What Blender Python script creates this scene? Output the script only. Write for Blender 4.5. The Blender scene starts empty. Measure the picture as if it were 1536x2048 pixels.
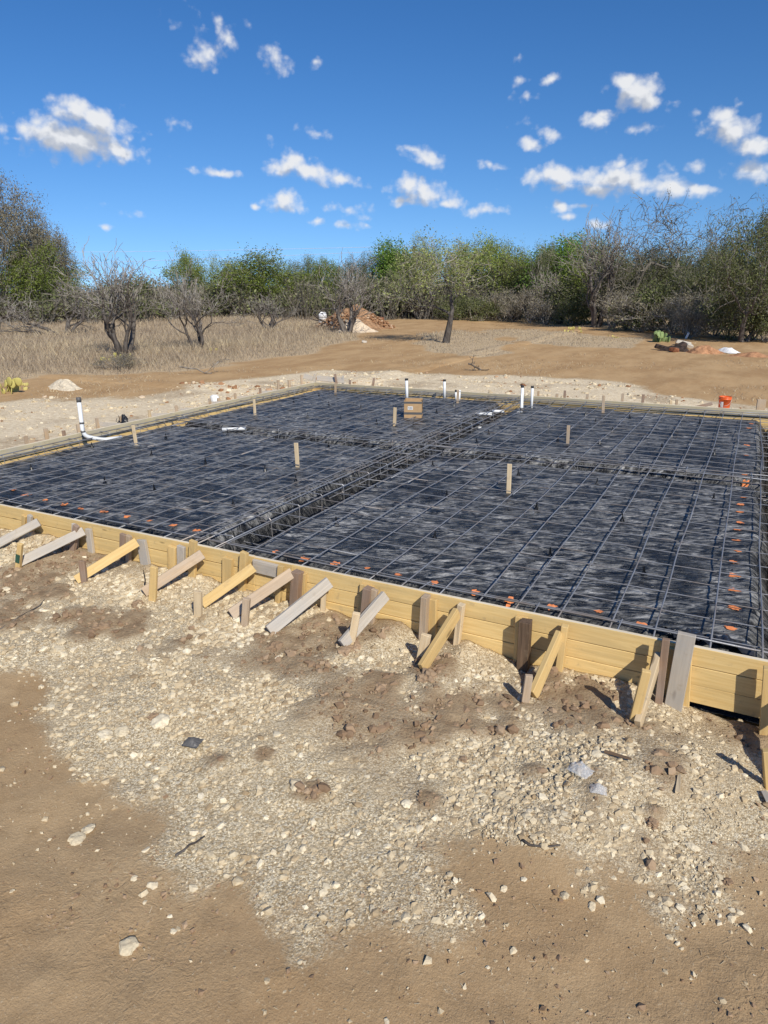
import bpy, bmesh, math
import numpy as np
from mathutils import Vector, Matrix

# ------------------------------------------------------------------ camera, sky, sun, exposure
scene = bpy.context.scene
COL = scene.collection
CAM_H = 2.72
F_PX, PITCH, YAW, ROLL = 1379.0, 0.313358, 0.480796, -0.007507   # focal length in photo pixels, radians
SUN_AZ, SUN_EL = math.radians(130), math.radians(39)               # azimuth clockwise from +Y

def cam_axes():
    w = np.array([-math.sin(YAW)*math.cos(PITCH), math.cos(YAW)*math.cos(PITCH), -math.sin(PITCH)])
    r0 = np.array([math.cos(YAW), math.sin(YAW), 0.0]); u0 = np.cross(r0, w)
    return r0*math.cos(ROLL)+u0*math.sin(ROLL), -r0*math.sin(ROLL)+u0*math.cos(ROLL), w
CR, CU, CW = cam_axes()
cam = bpy.data.cameras.new('camera'); cam_o = bpy.data.objects.new('camera', cam); COL.objects.link(cam_o)
cam.sensor_fit = 'VERTICAL'; cam.sensor_height = 24.0; cam.sensor_width = 18.0
cam.lens = F_PX/2048*24.0; cam.clip_start = 0.05; cam.clip_end = 5000
m = Matrix.Identity(4)
for i in range(3):
    m[i][0], m[i][1], m[i][2] = CR[i], CU[i], -CW[i]
m[2][3] = CAM_H
cam_o.matrix_world = m
scene.camera = cam_o
vs = scene.view_settings
vs.view_transform = 'Standard'; vs.look = 'None'; vs.gamma = 1.0; vs.use_curve_mapping = False
vs.exposure = 0.12
scene.cycles.max_bounces = 5; scene.cycles.diffuse_bounces = 3; scene.cycles.glossy_bounces = 2; scene.cycles.transmission_bounces = 3; scene.cycles.caustics_reflective = False; scene.cycles.caustics_refractive = False

def ray(px, py):
    return CW + CR*(px-768)/F_PX + CU*(1024-py)/F_PX
def onZ(px, py, z=0.0):
    d = ray(px, py); t = (z-CAM_H)/d[2]; return np.array([d[0]*t, d[1]*t, z])
def onY(px, py, Y):
    d = ray(px, py); t = Y/d[1]; return d*t + np.array([0, 0, CAM_H])
def onX(px, py, X):
    d = ray(px, py); t = X/d[0]; return d*t + np.array([0, 0, CAM_H])

def azel(px, py):
    d = ray(px, py); d = d/np.linalg.norm(d)
    return math.atan2(d[0], d[1]), math.asin(d[2])

world = bpy.data.worlds.new("World"); scene.world = world; world.use_nodes = True
CLOUDS = [  # centre and half size in photo pixels, tilt in degrees, density; turned into sky directions below
 (150,280,130,42,6,1.15),(180,240,80,42,8,1.15),(98,262,66,32,0,1.0),(228,297,62,22,14,1.0),(30,274,26,8,0,.6),
 (410,105,36,33,0,.75),(440,64,28,30,35,.45),(402,28,22,11,35,.3),(465,86,22,16,20,.5),(350,44,20,13,10,.3),
 (552,118,33,32,-25,.7),(632,124,18,9,10,.4),(498,48,12,9,40,.3),
 (1275,186,54,36,15,1.1),(1250,164,36,22,0,1.0),(1300,204,40,24,15,1.0),(1350,205,34,9,-5,.35),
 (1188,244,36,20,0,.9),(1206,230,20,16,0,.8),(1278,260,28,11,0,.55),(1102,158,32,10,-25,.65),
 (1060,288,30,15,20,.75),(1102,271,30,14,5,.75),(1050,246,22,9,10,.4),
 (1460,258,68,34,18,1.0),(1502,286,55,26,12,1.0),(1442,230,34,22,0,.9),(1395,228,16,8,0,.4),(1478,206,14,8,0,.4),
 (1512,340,58,22,8,.75),(1390,332,22,12,0,.35),
 (1115,352,100,24,4,.9),(1230,356,92,34,0,1.05),(1332,374,96,24,8,1.0),(1392,376,46,14,8,.9),(1002,336,52,12,8,.7),
 (1190,376,126,16,2,.9),(1240,326,22,14,-20,.8),
 (855,318,46,20,22,.75),(828,299,24,9,10,.55),
 (848,386,62,28,12,.9),(822,368,42,24,10,.9),(802,400,30,12,0,.7),(890,408,54,16,4,.85),(970,422,46,15,3,.9),
 (625,346,92,22,10,.95),(578,330,46,26,6,1.0),(682,358,48,15,6,.8),(437,345,52,10,3,.7),
 (568,402,44,20,0,.9),(511,411,14,7,20,.5),(637,268,34,14,12,.5),(538,286,18,10,10,.3),(360,248,20,10,10,.2),
 (700,420,52,16,8,.55),(636,441,22,8,0,.5),(697,452,34,10,3,.6),(1118,412,22,14,20,.6),(1136,434,20,9,0,.6),
 (1168,411,28,8,4,.6),(1196,450,34,11,8,.7),(213,456,16,6,0,.4),(245,427,38,9,8,.25),(1038,118,9,8,0,.35),
 (1046,193,20,12,0,.3),(1040,162,9,9,0,.25),(775,396,14,6,0,.3),
]
def build_world():
    nt = world.node_tree; N = nt.nodes; L = nt.links; N.clear()
    g = bpy.data.node_groups.new('cloud_field', 'ShaderNodeTree')
    g.interface.new_socket('Vector', in_out='INPUT', socket_type='NodeSocketVector')
    g.interface.new_socket('Direction', in_out='INPUT', socket_type='NodeSocketVector')
    g.interface.new_socket('Value', in_out='OUTPUT', socket_type='NodeSocketFloat')
    gi = g.nodes.new('NodeGroupInput'); go = g.nodes.new('NodeGroupOutput')
    def math_n(op, a, b=None, c=None, tree=g):
        n = tree.nodes.new('ShaderNodeMath'); n.operation = op
        for i, v in enumerate((a, b, c)):
            if v is None: continue
            if isinstance(v, (int, float)): n.inputs[i].default_value = v
            else: tree.links.new(v, n.inputs[i])
        return n.outputs[0]
    # warp
    wn = g.nodes.new('ShaderNodeTexNoise'); wn.inputs['Scale'].default_value = 26; wn.inputs['Detail'].default_value = 5
    g.links.new(gi.outputs[0], wn.inputs['Vector'])
    sub = g.nodes.new('ShaderNodeVectorMath'); sub.operation = 'SUBTRACT'; g.links.new(wn.outputs['Color'], sub.inputs[0]); sub.inputs[1].default_value = (.5, .5, .5)
    scl = g.nodes.new('ShaderNodeVectorMath'); scl.operation = 'SCALE'; g.links.new(sub.outputs[0], scl.inputs[0]); scl.inputs['Scale'].default_value = .012
    add = g.nodes.new('ShaderNodeVectorMath'); add.operation = 'ADD'; g.links.new(gi.outputs[0], add.inputs[0]); g.links.new(scl.outputs[0], add.inputs[1])
    cur = None
    for (cx, cy, rx, ry, rot, w) in CLOUDS:
        a0, e0 = azel(cx, cy); a1, _ = azel(cx+rx, cy); _, e1 = azel(cx, cy-ry)
        mp = g.nodes.new('ShaderNodeMapping'); mp.vector_type = 'TEXTURE'
        mp.inputs['Location'].default_value = (a0, e0, 0)
        mp.inputs['Rotation'].default_value = (0, 0, -math.radians(rot))
        mp.inputs['Scale'].default_value = (abs(a1-a0)*1.2, abs(e1-e0)*1.2, 1)
        g.links.new(add.outputs[0], mp.inputs['Vector'])
        ln = g.nodes.new('ShaderNodeVectorMath'); ln.operation = 'LENGTH'; g.links.new(mp.outputs[0], ln.inputs[0])
        v = math_n('MULTIPLY_ADD', ln.outputs['Value'], -w, w)
        cur = v if cur is None else math_n('MAXIMUM', cur, v)
    cur = math_n('MAXIMUM', cur, -1.0)
    # the same kind of scattered fair-weather cloud goes on round the rest of the sky
    on = g.nodes.new('ShaderNodeTexNoise'); on.inputs['Scale'].default_value = 5.5; on.inputs['Detail'].default_value = 3
    mp = g.nodes.new('ShaderNodeMapping'); mp.inputs['Scale'].default_value = (1, 1, 2.2); g.links.new(gi.outputs[1], mp.inputs['Vector'])
    g.links.new(mp.outputs[0], on.inputs['Vector'])
    ov = math_n('MULTIPLY_ADD', on.outputs['Fac'], 6.0, -3.75)
    sp = g.nodes.new('ShaderNodeSeparateXYZ'); g.links.new(gi.outputs[0], sp.inputs[0])
    da = math_n('ABSOLUTE', math_n('ADD', sp.outputs['X'], YAW))
    far = math_n('MAXIMUM', math_n('GREATER_THAN', da, .78), math_n('GREATER_THAN', sp.outputs['Y'], .43))
    ov = math_n('SUBTRACT', ov, math_n('MULTIPLY', math_n('SUBTRACT', 1.0, far), 9.0))
    cur = math_n('MAXIMUM', cur, math_n('MINIMUM', ov, .8))
    fn = g.nodes.new('ShaderNodeTexNoise'); fn.inputs['Scale'].default_value = 34; fn.inputs['Detail'].default_value = 9; fn.inputs['Roughness'].default_value = .58
    mp2 = g.nodes.new('ShaderNodeMapping'); mp2.inputs['Scale'].default_value = (1, 1.35, 1); g.links.new(gi.outputs[0], mp2.inputs['Vector'])
    g.links.new(mp2.outputs[0], fn.inputs['Vector'])
    vo = g.nodes.new('ShaderNodeTexVoronoi'); vo.feature = 'SMOOTH_F1'; vo.inputs['Scale'].default_value = 42; vo.inputs['Detail'].default_value = 2.5; vo.inputs['Roughness'].default_value = .5; vo.inputs['Smoothness'].default_value = .35; vo.voronoi_dimensions = '2D'
    g.links.new(add.outputs[0], vo.inputs['Vector'])
    out = math_n('ADD', cur, math_n('ADD', math_n('MULTIPLY_ADD', fn.outputs['Fac'], 1.15, -.56), math_n('MULTIPLY_ADD', vo.outputs['Distance'], -.62, .41)))
    g.links.new(out, go.inputs[0])
    # main
    tc = N.new('ShaderNodeTexCoord'); sx = N.new('ShaderNodeSeparateXYZ'); L.new(tc.outputs['Generated'], sx.inputs[0])
    az = math_n('ARCTAN2', sx.outputs['X'], sx.outputs['Y'], tree=nt); el = math_n('ARCSINE', sx.outputs['Z'], tree=nt)
    cb = N.new('ShaderNodeCombineXYZ'); L.new(az, cb.inputs[0]); L.new(el, cb.inputs[1])
    up = N.new('ShaderNodeVectorMath'); up.operation = 'ADD'; L.new(cb.outputs[0], up.inputs[0]); up.inputs[1].default_value = (.005, .017, 0)
    def field(vec):
        n = N.new('ShaderNodeGroup'); n.node_tree = g; L.new(vec, n.inputs[0]); L.new(tc.outputs['Generated'], n.inputs[1]); return n.outputs[0]
    v0, v1 = field(cb.outputs[0]), field(up.outputs[0])
    def mr(v, a, b, c=0.0, d=1.0, smooth=True):
        n = N.new('ShaderNodeMapRange'); n.interpolation_type = 'SMOOTHSTEP' if smooth else 'LINEAR'
        L.new(v, n.inputs['Value'])
        for k, x in zip(('From Min', 'From Max', 'To Min', 'To Max'), (a, b, c, d)): n.inputs[k].default_value = x
        return n.outputs['Result']
    dens = mr(v0, -.02, .82)
    above = mr(v1, -.05, .75)
    lit = mr(math_n('MULTIPLY_ADD', v0, .30, math_n('MULTIPLY', above, -.72, tree=nt), tree=nt), -.62, .12)
    mixc = N.new('ShaderNodeMix'); mixc.data_type = 'RGBA'
    L.new(lit, mixc.inputs[0]); mixc.inputs[6].default_value = (.44, .48, .56, 1); mixc.inputs[7].default_value = (.82, .83, .85, 1)
    sky = N.new('ShaderNodeTexSky'); sky.sky_type = 'NISHITA'; sky.sun_disc = False
    sky.sun_elevation = SUN_EL; sky.sun_rotation = SUN_AZ; sky.altitude = 300
    sky.air_density = 1.0; sky.dust_density = 0.0; sky.ozone_density = 3.0
    lift = N.new('ShaderNodeVectorMath'); lift.operation = 'MULTIPLY_ADD'; L.new(tc.outputs['Generated'], lift.inputs[0]); lift.inputs[1].default_value = (1, 1, .82); lift.inputs[2].default_value = (0, 0, .115)
    nrm = N.new('ShaderNodeVectorMath'); nrm.operation = 'NORMALIZE'; L.new(lift.outputs[0], nrm.inputs[0]); L.new(nrm.outputs[0], sky.inputs['Vector'])
    hs = N.new('ShaderNodeHueSaturation'); hs.inputs['Saturation'].default_value = 1.26; hs.inputs['Value'].default_value = 1.0
    L.new(sky.outputs[0], hs.inputs['Color'])
    tn = N.new('ShaderNodeMix'); tn.data_type = 'RGBA'; tn.blend_type = 'MULTIPLY'; tn.inputs[0].default_value = 1.0; gm_ = N.new('ShaderNodeGamma'); gm_.inputs[1].default_value = 1.28; L.new(hs.outputs[0], gm_.inputs[0]); L.new(gm_.outputs[0], tn.inputs[6]); tn.inputs[7].default_value = (.87, .725, .69, 1)
    b1 = N.new('ShaderNodeBackground'); L.new(tn.outputs[2], b1.inputs[0]); b1.inputs[1].default_value = .1
    b2 = N.new('ShaderNodeBackground'); L.new(mixc.outputs[2], b2.inputs[0]); b2.inputs[1].default_value = .95
    ms = N.new('ShaderNodeMixShader'); L.new(math_n('MULTIPLY', dens, .96, tree=nt), ms.inputs[0]); L.new(b1.outputs[0], ms.inputs[1]); L.new(b2.outputs[0], ms.inputs[2])
    wo = N.new('ShaderNodeOutputWorld'); L.new(ms.outputs[0], wo.inputs['Surface'])
build_world()
world.cycles.sampling_method = 'NONE'

sun = bpy.data.lights.new('sun', 'SUN'); sun.energy = 4.4; sun.angle = math.radians(.53); sun.color = (1.0, .95, .85)
sun_o = bpy.data.objects.new('sun', sun); COL.objects.link(sun_o)
SUN_DIR = Vector((math.sin(SUN_AZ)*math.cos(SUN_EL), math.cos(SUN_AZ)*math.cos(SUN_EL), math.sin(SUN_EL)))
sun_o.rotation_euler = SUN_DIR.to_track_quat('Z', 'Y').to_euler()
sun_o.location = (8, -8, 14)

# ------------------------------------------------------------------ helpers
rng = np.random.default_rng(7)
def hash2(ix, iy, s):
    h = (ix.astype(np.int64)*374761393 + iy.astype(np.int64)*668265263 + s*1442695041) & 0xffffffff
    h = ((h ^ (h >> 13))*1274126177) & 0xffffffff
    return ((h ^ (h >> 16)) & 0xffff)/65535.0
def vnoise(x, y, s=0):
    x = np.asarray(x, float); y = np.asarray(y, float)
    ix = np.floor(x); iy = np.floor(y); fx = x-ix; fy = y-iy
    fx = fx*fx*(3-2*fx); fy = fy*fy*(3-2*fy)
    a = hash2(ix, iy, s); b = hash2(ix+1, iy, s); c = hash2(ix, iy+1, s); d = hash2(ix+1, iy+1, s)
    return (a*(1-fx)+b*fx)*(1-fy) + (c*(1-fx)+d*fx)*fy
def fbm(x, y, oct=4, s=0):
    t = 0; a = .5; n = 0
    for o in range(oct):
        t = t + a*vnoise(x*2**o+o*17.3, y*2**o-o*9.1, s+o); n += a; a *= .5
    return t/n
def sstep(a, b, x):
    t = np.clip((x-a)/(b-a), 0, 1); return t*t*(3-2*t)
def poly_sd(poly, x, y):          # signed distance, positive inside
    x = np.asarray(x, float); y = np.asarray(y, float)
    d = np.full(x.shape, 1e9); ins = np.zeros(x.shape, bool)
    n = len(poly)
    for i in range(n):
        ax, ay = poly[i]; bx, by = poly[(i+1) % n]
        ex, ey = bx-ax, by-ay; l2 = ex*ex+ey*ey+1e-12
        t = np.clip(((x-ax)*ex+(y-ay)*ey)/l2, 0, 1)
        d = np.minimum(d, np.hypot(x-ax-t*ex, y-ay-t*ey))
        c = ((ay > y) != (by > y)) & (x < (bx-ax)*(y-ay)/(by-ay+1e-12)+ax)
        ins ^= c
    return np.where(ins, d, -d)

def tag(o, label=None, cat=None, group=None, kind=None):
    if label: o['label'] = label
    if cat: o['category'] = cat
    if group: o['group'] = group
    if kind: o['kind'] = kind
    return o
def link(name, me, parent=None, mat=None, mw=None):
    o = bpy.data.objects.new(name, me); COL.objects.link(o)
    if mat is not None and me is not None and not me.materials: me.materials.append(mat)
    if mw is not None: o.matrix_world = mw
    if parent is not None: o.parent = parent
    return o
def empty(name, loc=(0, 0, 0), rz=0.0):
    o = bpy.data.objects.new(name, None); COL.objects.link(o); o.location = loc; o.rotation_euler = (0, 0, rz)
    o.empty_display_size = .2
    return o
def mesh_np(name, v, f, attrs=None, smooth=False):
    v = np.ascontiguousarray(v, dtype=np.float32); f = np.ascontiguousarray(f, dtype=np.int32)
    me = bpy.data.meshes.new(name); k = f.shape[1]
    me.vertices.add(len(v)); me.vertices.foreach_set('co', v.ravel())
    me.loops.add(f.size); me.loops.foreach_set('vertex_index', f.ravel())
    me.polygons.add(len(f)); me.polygons.foreach_set('loop_start', np.arange(0, f.size, k, dtype=np.int32))
    me.update(calc_edges=True)
    me.polygons.foreach_set('use_smooth', np.full(len(f), bool(smooth)))
    for n, a in (attrs or {}).items():
        at = me.attributes.new(n, 'FLOAT', 'POINT'); at.data.foreach_set('value', np.ascontiguousarray(a, dtype=np.float32))
    me.update()
    return me
def cat_mesh(parts):      # join (v, f) with equal face size
    V = []; Fs = []; o = 0
    for v, f in parts:
        V.append(v); Fs.append(np.asarray(f)+o); o += len(v)
    return np.concatenate(V), np.concatenate(Fs)
def tube(pts, rad, sides=6, cap=True):
    pts = np.asarray(pts, float); n = len(pts); rad = np.broadcast_to(np.asarray(rad, float), (n,))
    t = np.gradient(pts, axis=0); t /= np.linalg.norm(t, axis=1)[:, None]+1e-12
    ref = np.array([0, 0, 1.0]) if abs(t[:, 2]).mean() < .8 else np.array([1.0, 0, 0])
    a = np.cross(t, ref); a /= np.linalg.norm(a, axis=1)[:, None]+1e-12; b = np.cross(t, a)
    th = np.arange(sides)/sides*2*math.pi
    v = pts[:, None, :] + rad[:, None, None]*(np.cos(th)[None, :, None]*a[:, None, :] + np.sin(th)[None, :, None]*b[:, None, :])
    v = v.reshape(-1, 3); f = []
    for i in range(n-1):
        for j in range(sides):
            k = (j+1) % sides
            f.append((i*sides+j, i*sides+k, (i+1)*sides+k, (i+1)*sides+j))
    if cap:
        c0 = len(v); v = np.vstack([v, pts[0], pts[-1]])
        for j in range(sides):
            k = (j+1) % sides
            f.append((c0, k, j, c0)); f.append((c0+1, (n-1)*sides+j, (n-1)*sides+k, c0+1))
    return v, f
def pydata(name, v, f, smooth=False):
    me = bpy.data.meshes.new(name)
    ff = [tuple(dict.fromkeys(q)) for q in f]
    me.from_pydata([tuple(p) for p in v], [], ff)
    if smooth: me.polygons.foreach_set('use_smooth', [True]*len(me.polygons))
    me.update(); return me
def segs_tubes(P0, P1, R0, R1, sides=3):
    P0, P1, R0, R1 = map(lambda q: np.asarray(q, float), (P0, P1, R0, R1))
    t = P1-P0; t /= np.linalg.norm(t, axis=1)[:, None]+1e-9
    ref = np.where(np.abs(t[:, 2:3]) < .9, np.array([[0, 0, 1.0]]), np.array([[1.0, 0, 0]]))
    a = np.cross(t, ref); a /= np.linalg.norm(a, axis=1)[:, None]+1e-9; b = np.cross(t, a)
    th = np.arange(sides)/sides*2*math.pi; c = np.cos(th)[None, :, None]; s = np.sin(th)[None, :, None]
    ring = c*a[:, None, :]+s*b[:, None, :]
    v = np.concatenate([P0[:, None, :]+R0[:, None, None]*ring, (P1+t*R1[:, None]*.3)[:, None, :]+R1[:, None, None]*ring], axis=1)
    n = len(P0); base = (np.arange(n)*2*sides)[:, None, None]
    j = np.arange(sides); k = (j+1) % sides
    f = np.stack([j, k, k+sides, j+sides], axis=1)[None]+base
    return v.reshape(-1, 3), f.reshape(-1, 4)

def box_mesh(name, lx, ly, lz, bev=.003, jit=0.0, seed=0):
    """box centred on the origin, length along X, slightly uneven, bevelled"""
    r = np.random.default_rng(seed)
    bm = bmesh.new(); bmesh.ops.create_cube(bm, size=1.0)
    for v in bm.verts:
        v.co = Vector((v.co.x*lx, v.co.y*ly, v.co.z*lz)) + Vector(r.normal(0, 1, 3))*jit
    if bev > 0: bmesh.ops.bevel(bm, geom=bm.edges[:], offset=bev, segments=1, affect='EDGES', profile=.5)
    me = bpy.data.meshes.new(name); bm.to_mesh(me); bm.free(); return me
_bseed = [0]
def timber(name, p0, p1, width, thick, wdir, mat, parent=None, bev=.003, jit=.0015):
    """a sawn board from p0 to p1; width lies along wdir"""
    _bseed[0] += 1
    p0 = Vector(p0); p1 = Vector(p1); x = (p1-p0); L = x.length; x.normalize()
    y = Vector(wdir); y = (y-x*y.dot(x)).normalized(); z = x.cross(y)
    me = box_mesh(name, L, width, thick, bev, jit, _bseed[0])
    mw = Matrix.Translation((p0+p1)/2) @ Matrix((x, y, z)).transposed().to_4x4()
    return link(name, me, parent, mat, mw)

# ------------------------------------------------------------------ materials
def new_mat(name):
    m = bpy.data.materials.new(name); m.use_nodes = True
    nt = m.node_tree; b = nt.nodes['Principled BSDF']; return m, nt, b
class NT:
    def __init__(s, nt): s.nt = nt
    def n(s, t, **kw):
        n = s.nt.nodes.new(t)
        for k, v in kw.items():
            if hasattr(n, k): setattr(n, k, v)
        return n
    def l(s, a, b): s.nt.links.new(a, b)
    def math(s, op, a, b=None, c=None, clamp=False):
        n = s.n('ShaderNodeMath'); n.operation = op; n.use_clamp = clamp
        for i, v in enumerate((a, b, c)):
            if v is None: continue
            if isinstance(v, (int, float)): n.inputs[i].default_value = v
            else: s.l(v, n.inputs[i])
        return n.outputs[0]
    def noise(s, vec, scale, detail=4, rough=.55, dist=0.0, out='Fac'):
        n = s.n('ShaderNodeTexNoise'); n.inputs['Scale'].default_value = scale; n.inputs['Detail'].default_value = detail
        n.inputs['Roughness'].default_value = rough; n.inputs['Distortion'].default_value = dist
        if vec is not None: s.l(vec, n.inputs['Vector'])
        return n.outputs[out]
    def mapping(s, vec, scale=(1, 1, 1), rot=(0, 0, 0), loc=(0, 0, 0)):
        n = s.n('ShaderNodeMapping'); n.inputs['Scale'].default_value = scale; n.inputs['Rotation'].default_value = rot; n.inputs['Location'].default_value = loc
        s.l(vec, n.inputs['Vector']); return n.outputs[0]
    def mr(s, v, a, b, c=0.0, d=1.0, smooth=True):
        n = s.n('ShaderNodeMapRange'); n.interpolation_type = 'SMOOTHSTEP' if smooth else 'LINEAR'
        s.l(v, n.inputs['Value'])
        for k, x in zip(('From Min', 'From Max', 'To Min', 'To Max'), (a, b, c, d)): n.inputs[k].default_value = x
        return n.outputs['Result']
    def mix(s, fac, a, b, blend='MIX'):
        n = s.n('ShaderNodeMix'); n.data_type = 'RGBA'; n.blend_type = blend
        for i, v in ((0, fac), (6, a), (7, b)):
            if isinstance(v, (int, float)): n.inputs[i].default_value = v
            elif isinstance(v, tuple): n.inputs[i].default_value = (*v, 1) if len(v) == 3 else v
            else: s.l(v, n.inputs[i])
        return n.outputs[2]
    def attr(s, name):
        n = s.n('ShaderNodeAttribute'); n.attribute_name = name; return n.outputs['Fac']
    def bump(s, h, strength=.3, dist=.01, normal=None):
        n = s.n('ShaderNodeBump'); n.inputs['Strength'].default_value = strength; n.inputs['Distance'].default_value = dist
        s.l(h, n.inputs['Height'])
        if normal is not None: s.l(normal, n.inputs['Normal'])
        return n.outputs[0]
    def obj(s): return s.n('ShaderNodeTexCoord').outputs['Object']
    def rand(s): return s.n('ShaderNodeObjectInfo').outputs['Random']

def wood_mat(name, c1, c2, dark=(.10, .06, .03), weather=0.0, knots=.6, tint=.25):
    m, nt, b = new_mat(name); k = NT(nt)
    o = k.obj(); r = k.rand()
    shift = k.n('ShaderNodeVectorMath', operation='ADD'); k.l(o, shift.inputs[0])
    cr = k.n('ShaderNodeCombineXYZ'); k.l(k.math('MULTIPLY', r, 37.0), cr.inputs[0]); k.l(k.math('MULTIPLY', r, 11.0), cr.inputs[1]); k.l(cr.outputs[0], shift.inputs[1])
    v = shift.outputs[0]
    grain = k.noise(k.mapping(v, (2.2, 46, 46)), 1.0, 5, .6, .8)
    broad = k.noise(k.mapping(v, (.8, 9, 9)), 1.0, 3, .5, 1.0)
    blot = k.noise(v, 3.0, 3, .5)
    vor = k.n('ShaderNodeTexVoronoi'); vor.inputs['Scale'].default_value = 1.0; k.l(k.mapping(v, (2.1, 7.5, 7.5)), vor.inputs['Vector'])
    knot = k.mr(vor.outputs['Distance'], .05, .13, knots, 0)
    c = k.mix(k.mr(grain, .3, .7), c1, c2)
    c = k.mix(k.math('MULTIPLY', k.mr(broad, .42, .7), .6), c, tuple(x*.72 for x in c1))
    c = k.mix(knot, c, dark)
    if weather: c = k.mix(k.math('MULTIPLY', k.mr(blot, .35, .7), weather), c, (.40, .38, .35))
    dirt = k.noise(v, 14, 4, .6)
    c = k.mix(k.math('MULTIPLY', k.mr(dirt, .58, .75), .35), c, (.30, .22, .14))
    hv = k.n('ShaderNodeHueSaturation'); k.l(c, hv.inputs['Color']); k.l(k.mr(r, 0, 1, 1-tint, 1+tint*.5, False), hv.inputs['Value'])
    k.l(hv.outputs[0], b.inputs['Base Color']); b.inputs['Roughness'].default_value = .75; b.inputs['Specular IOR Level'].default_value = .25
    k.l(k.bump(grain, .35, .004), b.inputs['Normal'])
    return m
M = {}
M['form'] = wood_mat('form_wood_yellow', (.82, .59, .26), (.70, .48, .19), tint=.14, knots=.75)
M['edge'] = wood_mat('painted_sunlit_top_cream', (.88, .77, .58), (.78, .65, .46), tint=.08, knots=.1)  # paler wood for the plank tops, stronger sun put into the colour
M['yellow'] = wood_mat('sawn_pine_yellow', (.68, .48, .21), (.60, .40, .16), tint=.15)
M['pale'] = wood_mat('sawn_pine_pale', (.70, .55, .35), (.60, .45, .27), tint=.15)
M['tan'] = wood_mat('lumber_tan', (.53, .39, .25), (.43, .30, .18), weather=.3, tint=.15)
M['grey'] = wood_mat('lumber_weathered_grey', (.55, .48, .39), (.44, .38, .30), weather=.6, tint=.15)
M['brown'] = wood_mat('lumber_brown', (.36, .24, .16), (.27, .17, .11), weather=.25, tint=.15)
M['old'] = wood_mat('lumber_old_dark', (.20, .13, .08), (.08, .05, .03), tint=.1)
M['olive'] = wood_mat('form_wood_olive', (.58, .49, .31), (.47, .39, .23), weather=.4, tint=.1)

def flat_mat(name, c, rough=.6, spec=.4, noise=0.15, scale=8, metal=0.0, bump=0.0):
    m, nt, b = new_mat(name); k = NT(nt)
    nz = k.noise(k.obj(), scale, 4, .6)
    col = k.mix(k.mr(nz, .3, .7), tuple(x*(1-noise) for x in c), tuple(min(1, x*(1+noise)) for x in c))
    k.l(col, b.inputs['Base Color']); b.inputs['Roughness'].default_value = rough; b.inputs['Specular IOR Level'].default_value = spec; b.inputs['Metallic'].default_value = metal
    if bump: k.l(k.bump(k.noise(k.obj(), scale*3, 4), bump, .01), b.inputs['Normal'])
    return m
M['pvc'] = flat_mat('white_pvc', (.78, .78, .76), .35, .5, .06, 5)
M['blackplastic'] = flat_mat('black_plastic', (.012, .012, .013), .4, .5, .3)
M['bucket'] = flat_mat('orange_bucket_plastic', (.75, .115, .018), .4, .5, .08)
M['white'] = flat_mat('white_sheet', (.78, .77, .74), .6, .3, .06)
M['rusty'] = flat_mat('rusty_metal', (.25, .10, .05), .7, .3, .35, 12)
M['concrete'] = flat_mat('pale_concrete', (.50, .45, .37), .9, .2, .15, 4, bump=.4)
M['pole'] = flat_mat('weathered_pole', (.11, .09, .08), .85, .2, .2)
M['wire'] = flat_mat('aluminium_wire', (.75, .76, .78), .4, .5, .05)
M['cardboard'] = flat_mat('cardboard', (.45, .29, .15), .8, .2, .08, 6)
M['tape'] = flat_mat('dark_tape', (.10, .095, .09), .5, .4, .1)
M['ink'] = flat_mat('black_ink', (.03, .03, .03), .7, .2, .1)
M['green_paint'] = flat_mat('green_painted_wood', (.035, .09, .06), .6, .3, .2)
M['galv'] = flat_mat('galvanised_pipe', (.55, .53, .48), .5, .5, .15)
M['dirt_red'] = flat_mat('red_clay_soil', (.38, .20, .105), .95, .1, .3, 6, bump=.6)
M['dirt_brown'] = flat_mat('brown_soil_heap', (.34, .20, .11), .95, .1, .35, 5, bump=.8)
M['sand'] = flat_mat('pale_sand', (.60, .49, .36), .95, .1, .15, 7, bump=.5)
M['caliche'] = flat_mat('caliche_rubble', (.62, .53, .39), .95, .1, .18, 9, bump=.6)
M['char'] = flat_mat('charred_wood', (.05, .035, .028), .9, .2, .6, 6, bump=.5)

def rebar_mat():
    m, nt, b = new_mat('rebar_steel'); k = NT(nt)
    g = k.n('ShaderNodeNewGeometry').outputs['Position']
    n1 = k.noise(g, 3, 4, .6); n2 = k.noise(g, 40, 2)
    c = k.mix(k.mr(n1, .45, .65), (.30, .305, .32), (.29, .24, .20))
    c = k.mix(k.math('MULTIPLY', n2, .4), c, (.2, .2, .21))
    k.l(c, b.inputs['Base Color']); b.inputs['Metallic'].default_value = .35; b.inputs['Roughness'].default_value = .45
    k.l(k.bump(k.noise(g, 160, 1), .3, .003), b.inputs['Normal'])
    return m
M['rebar'] = rebar_mat()

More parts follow.
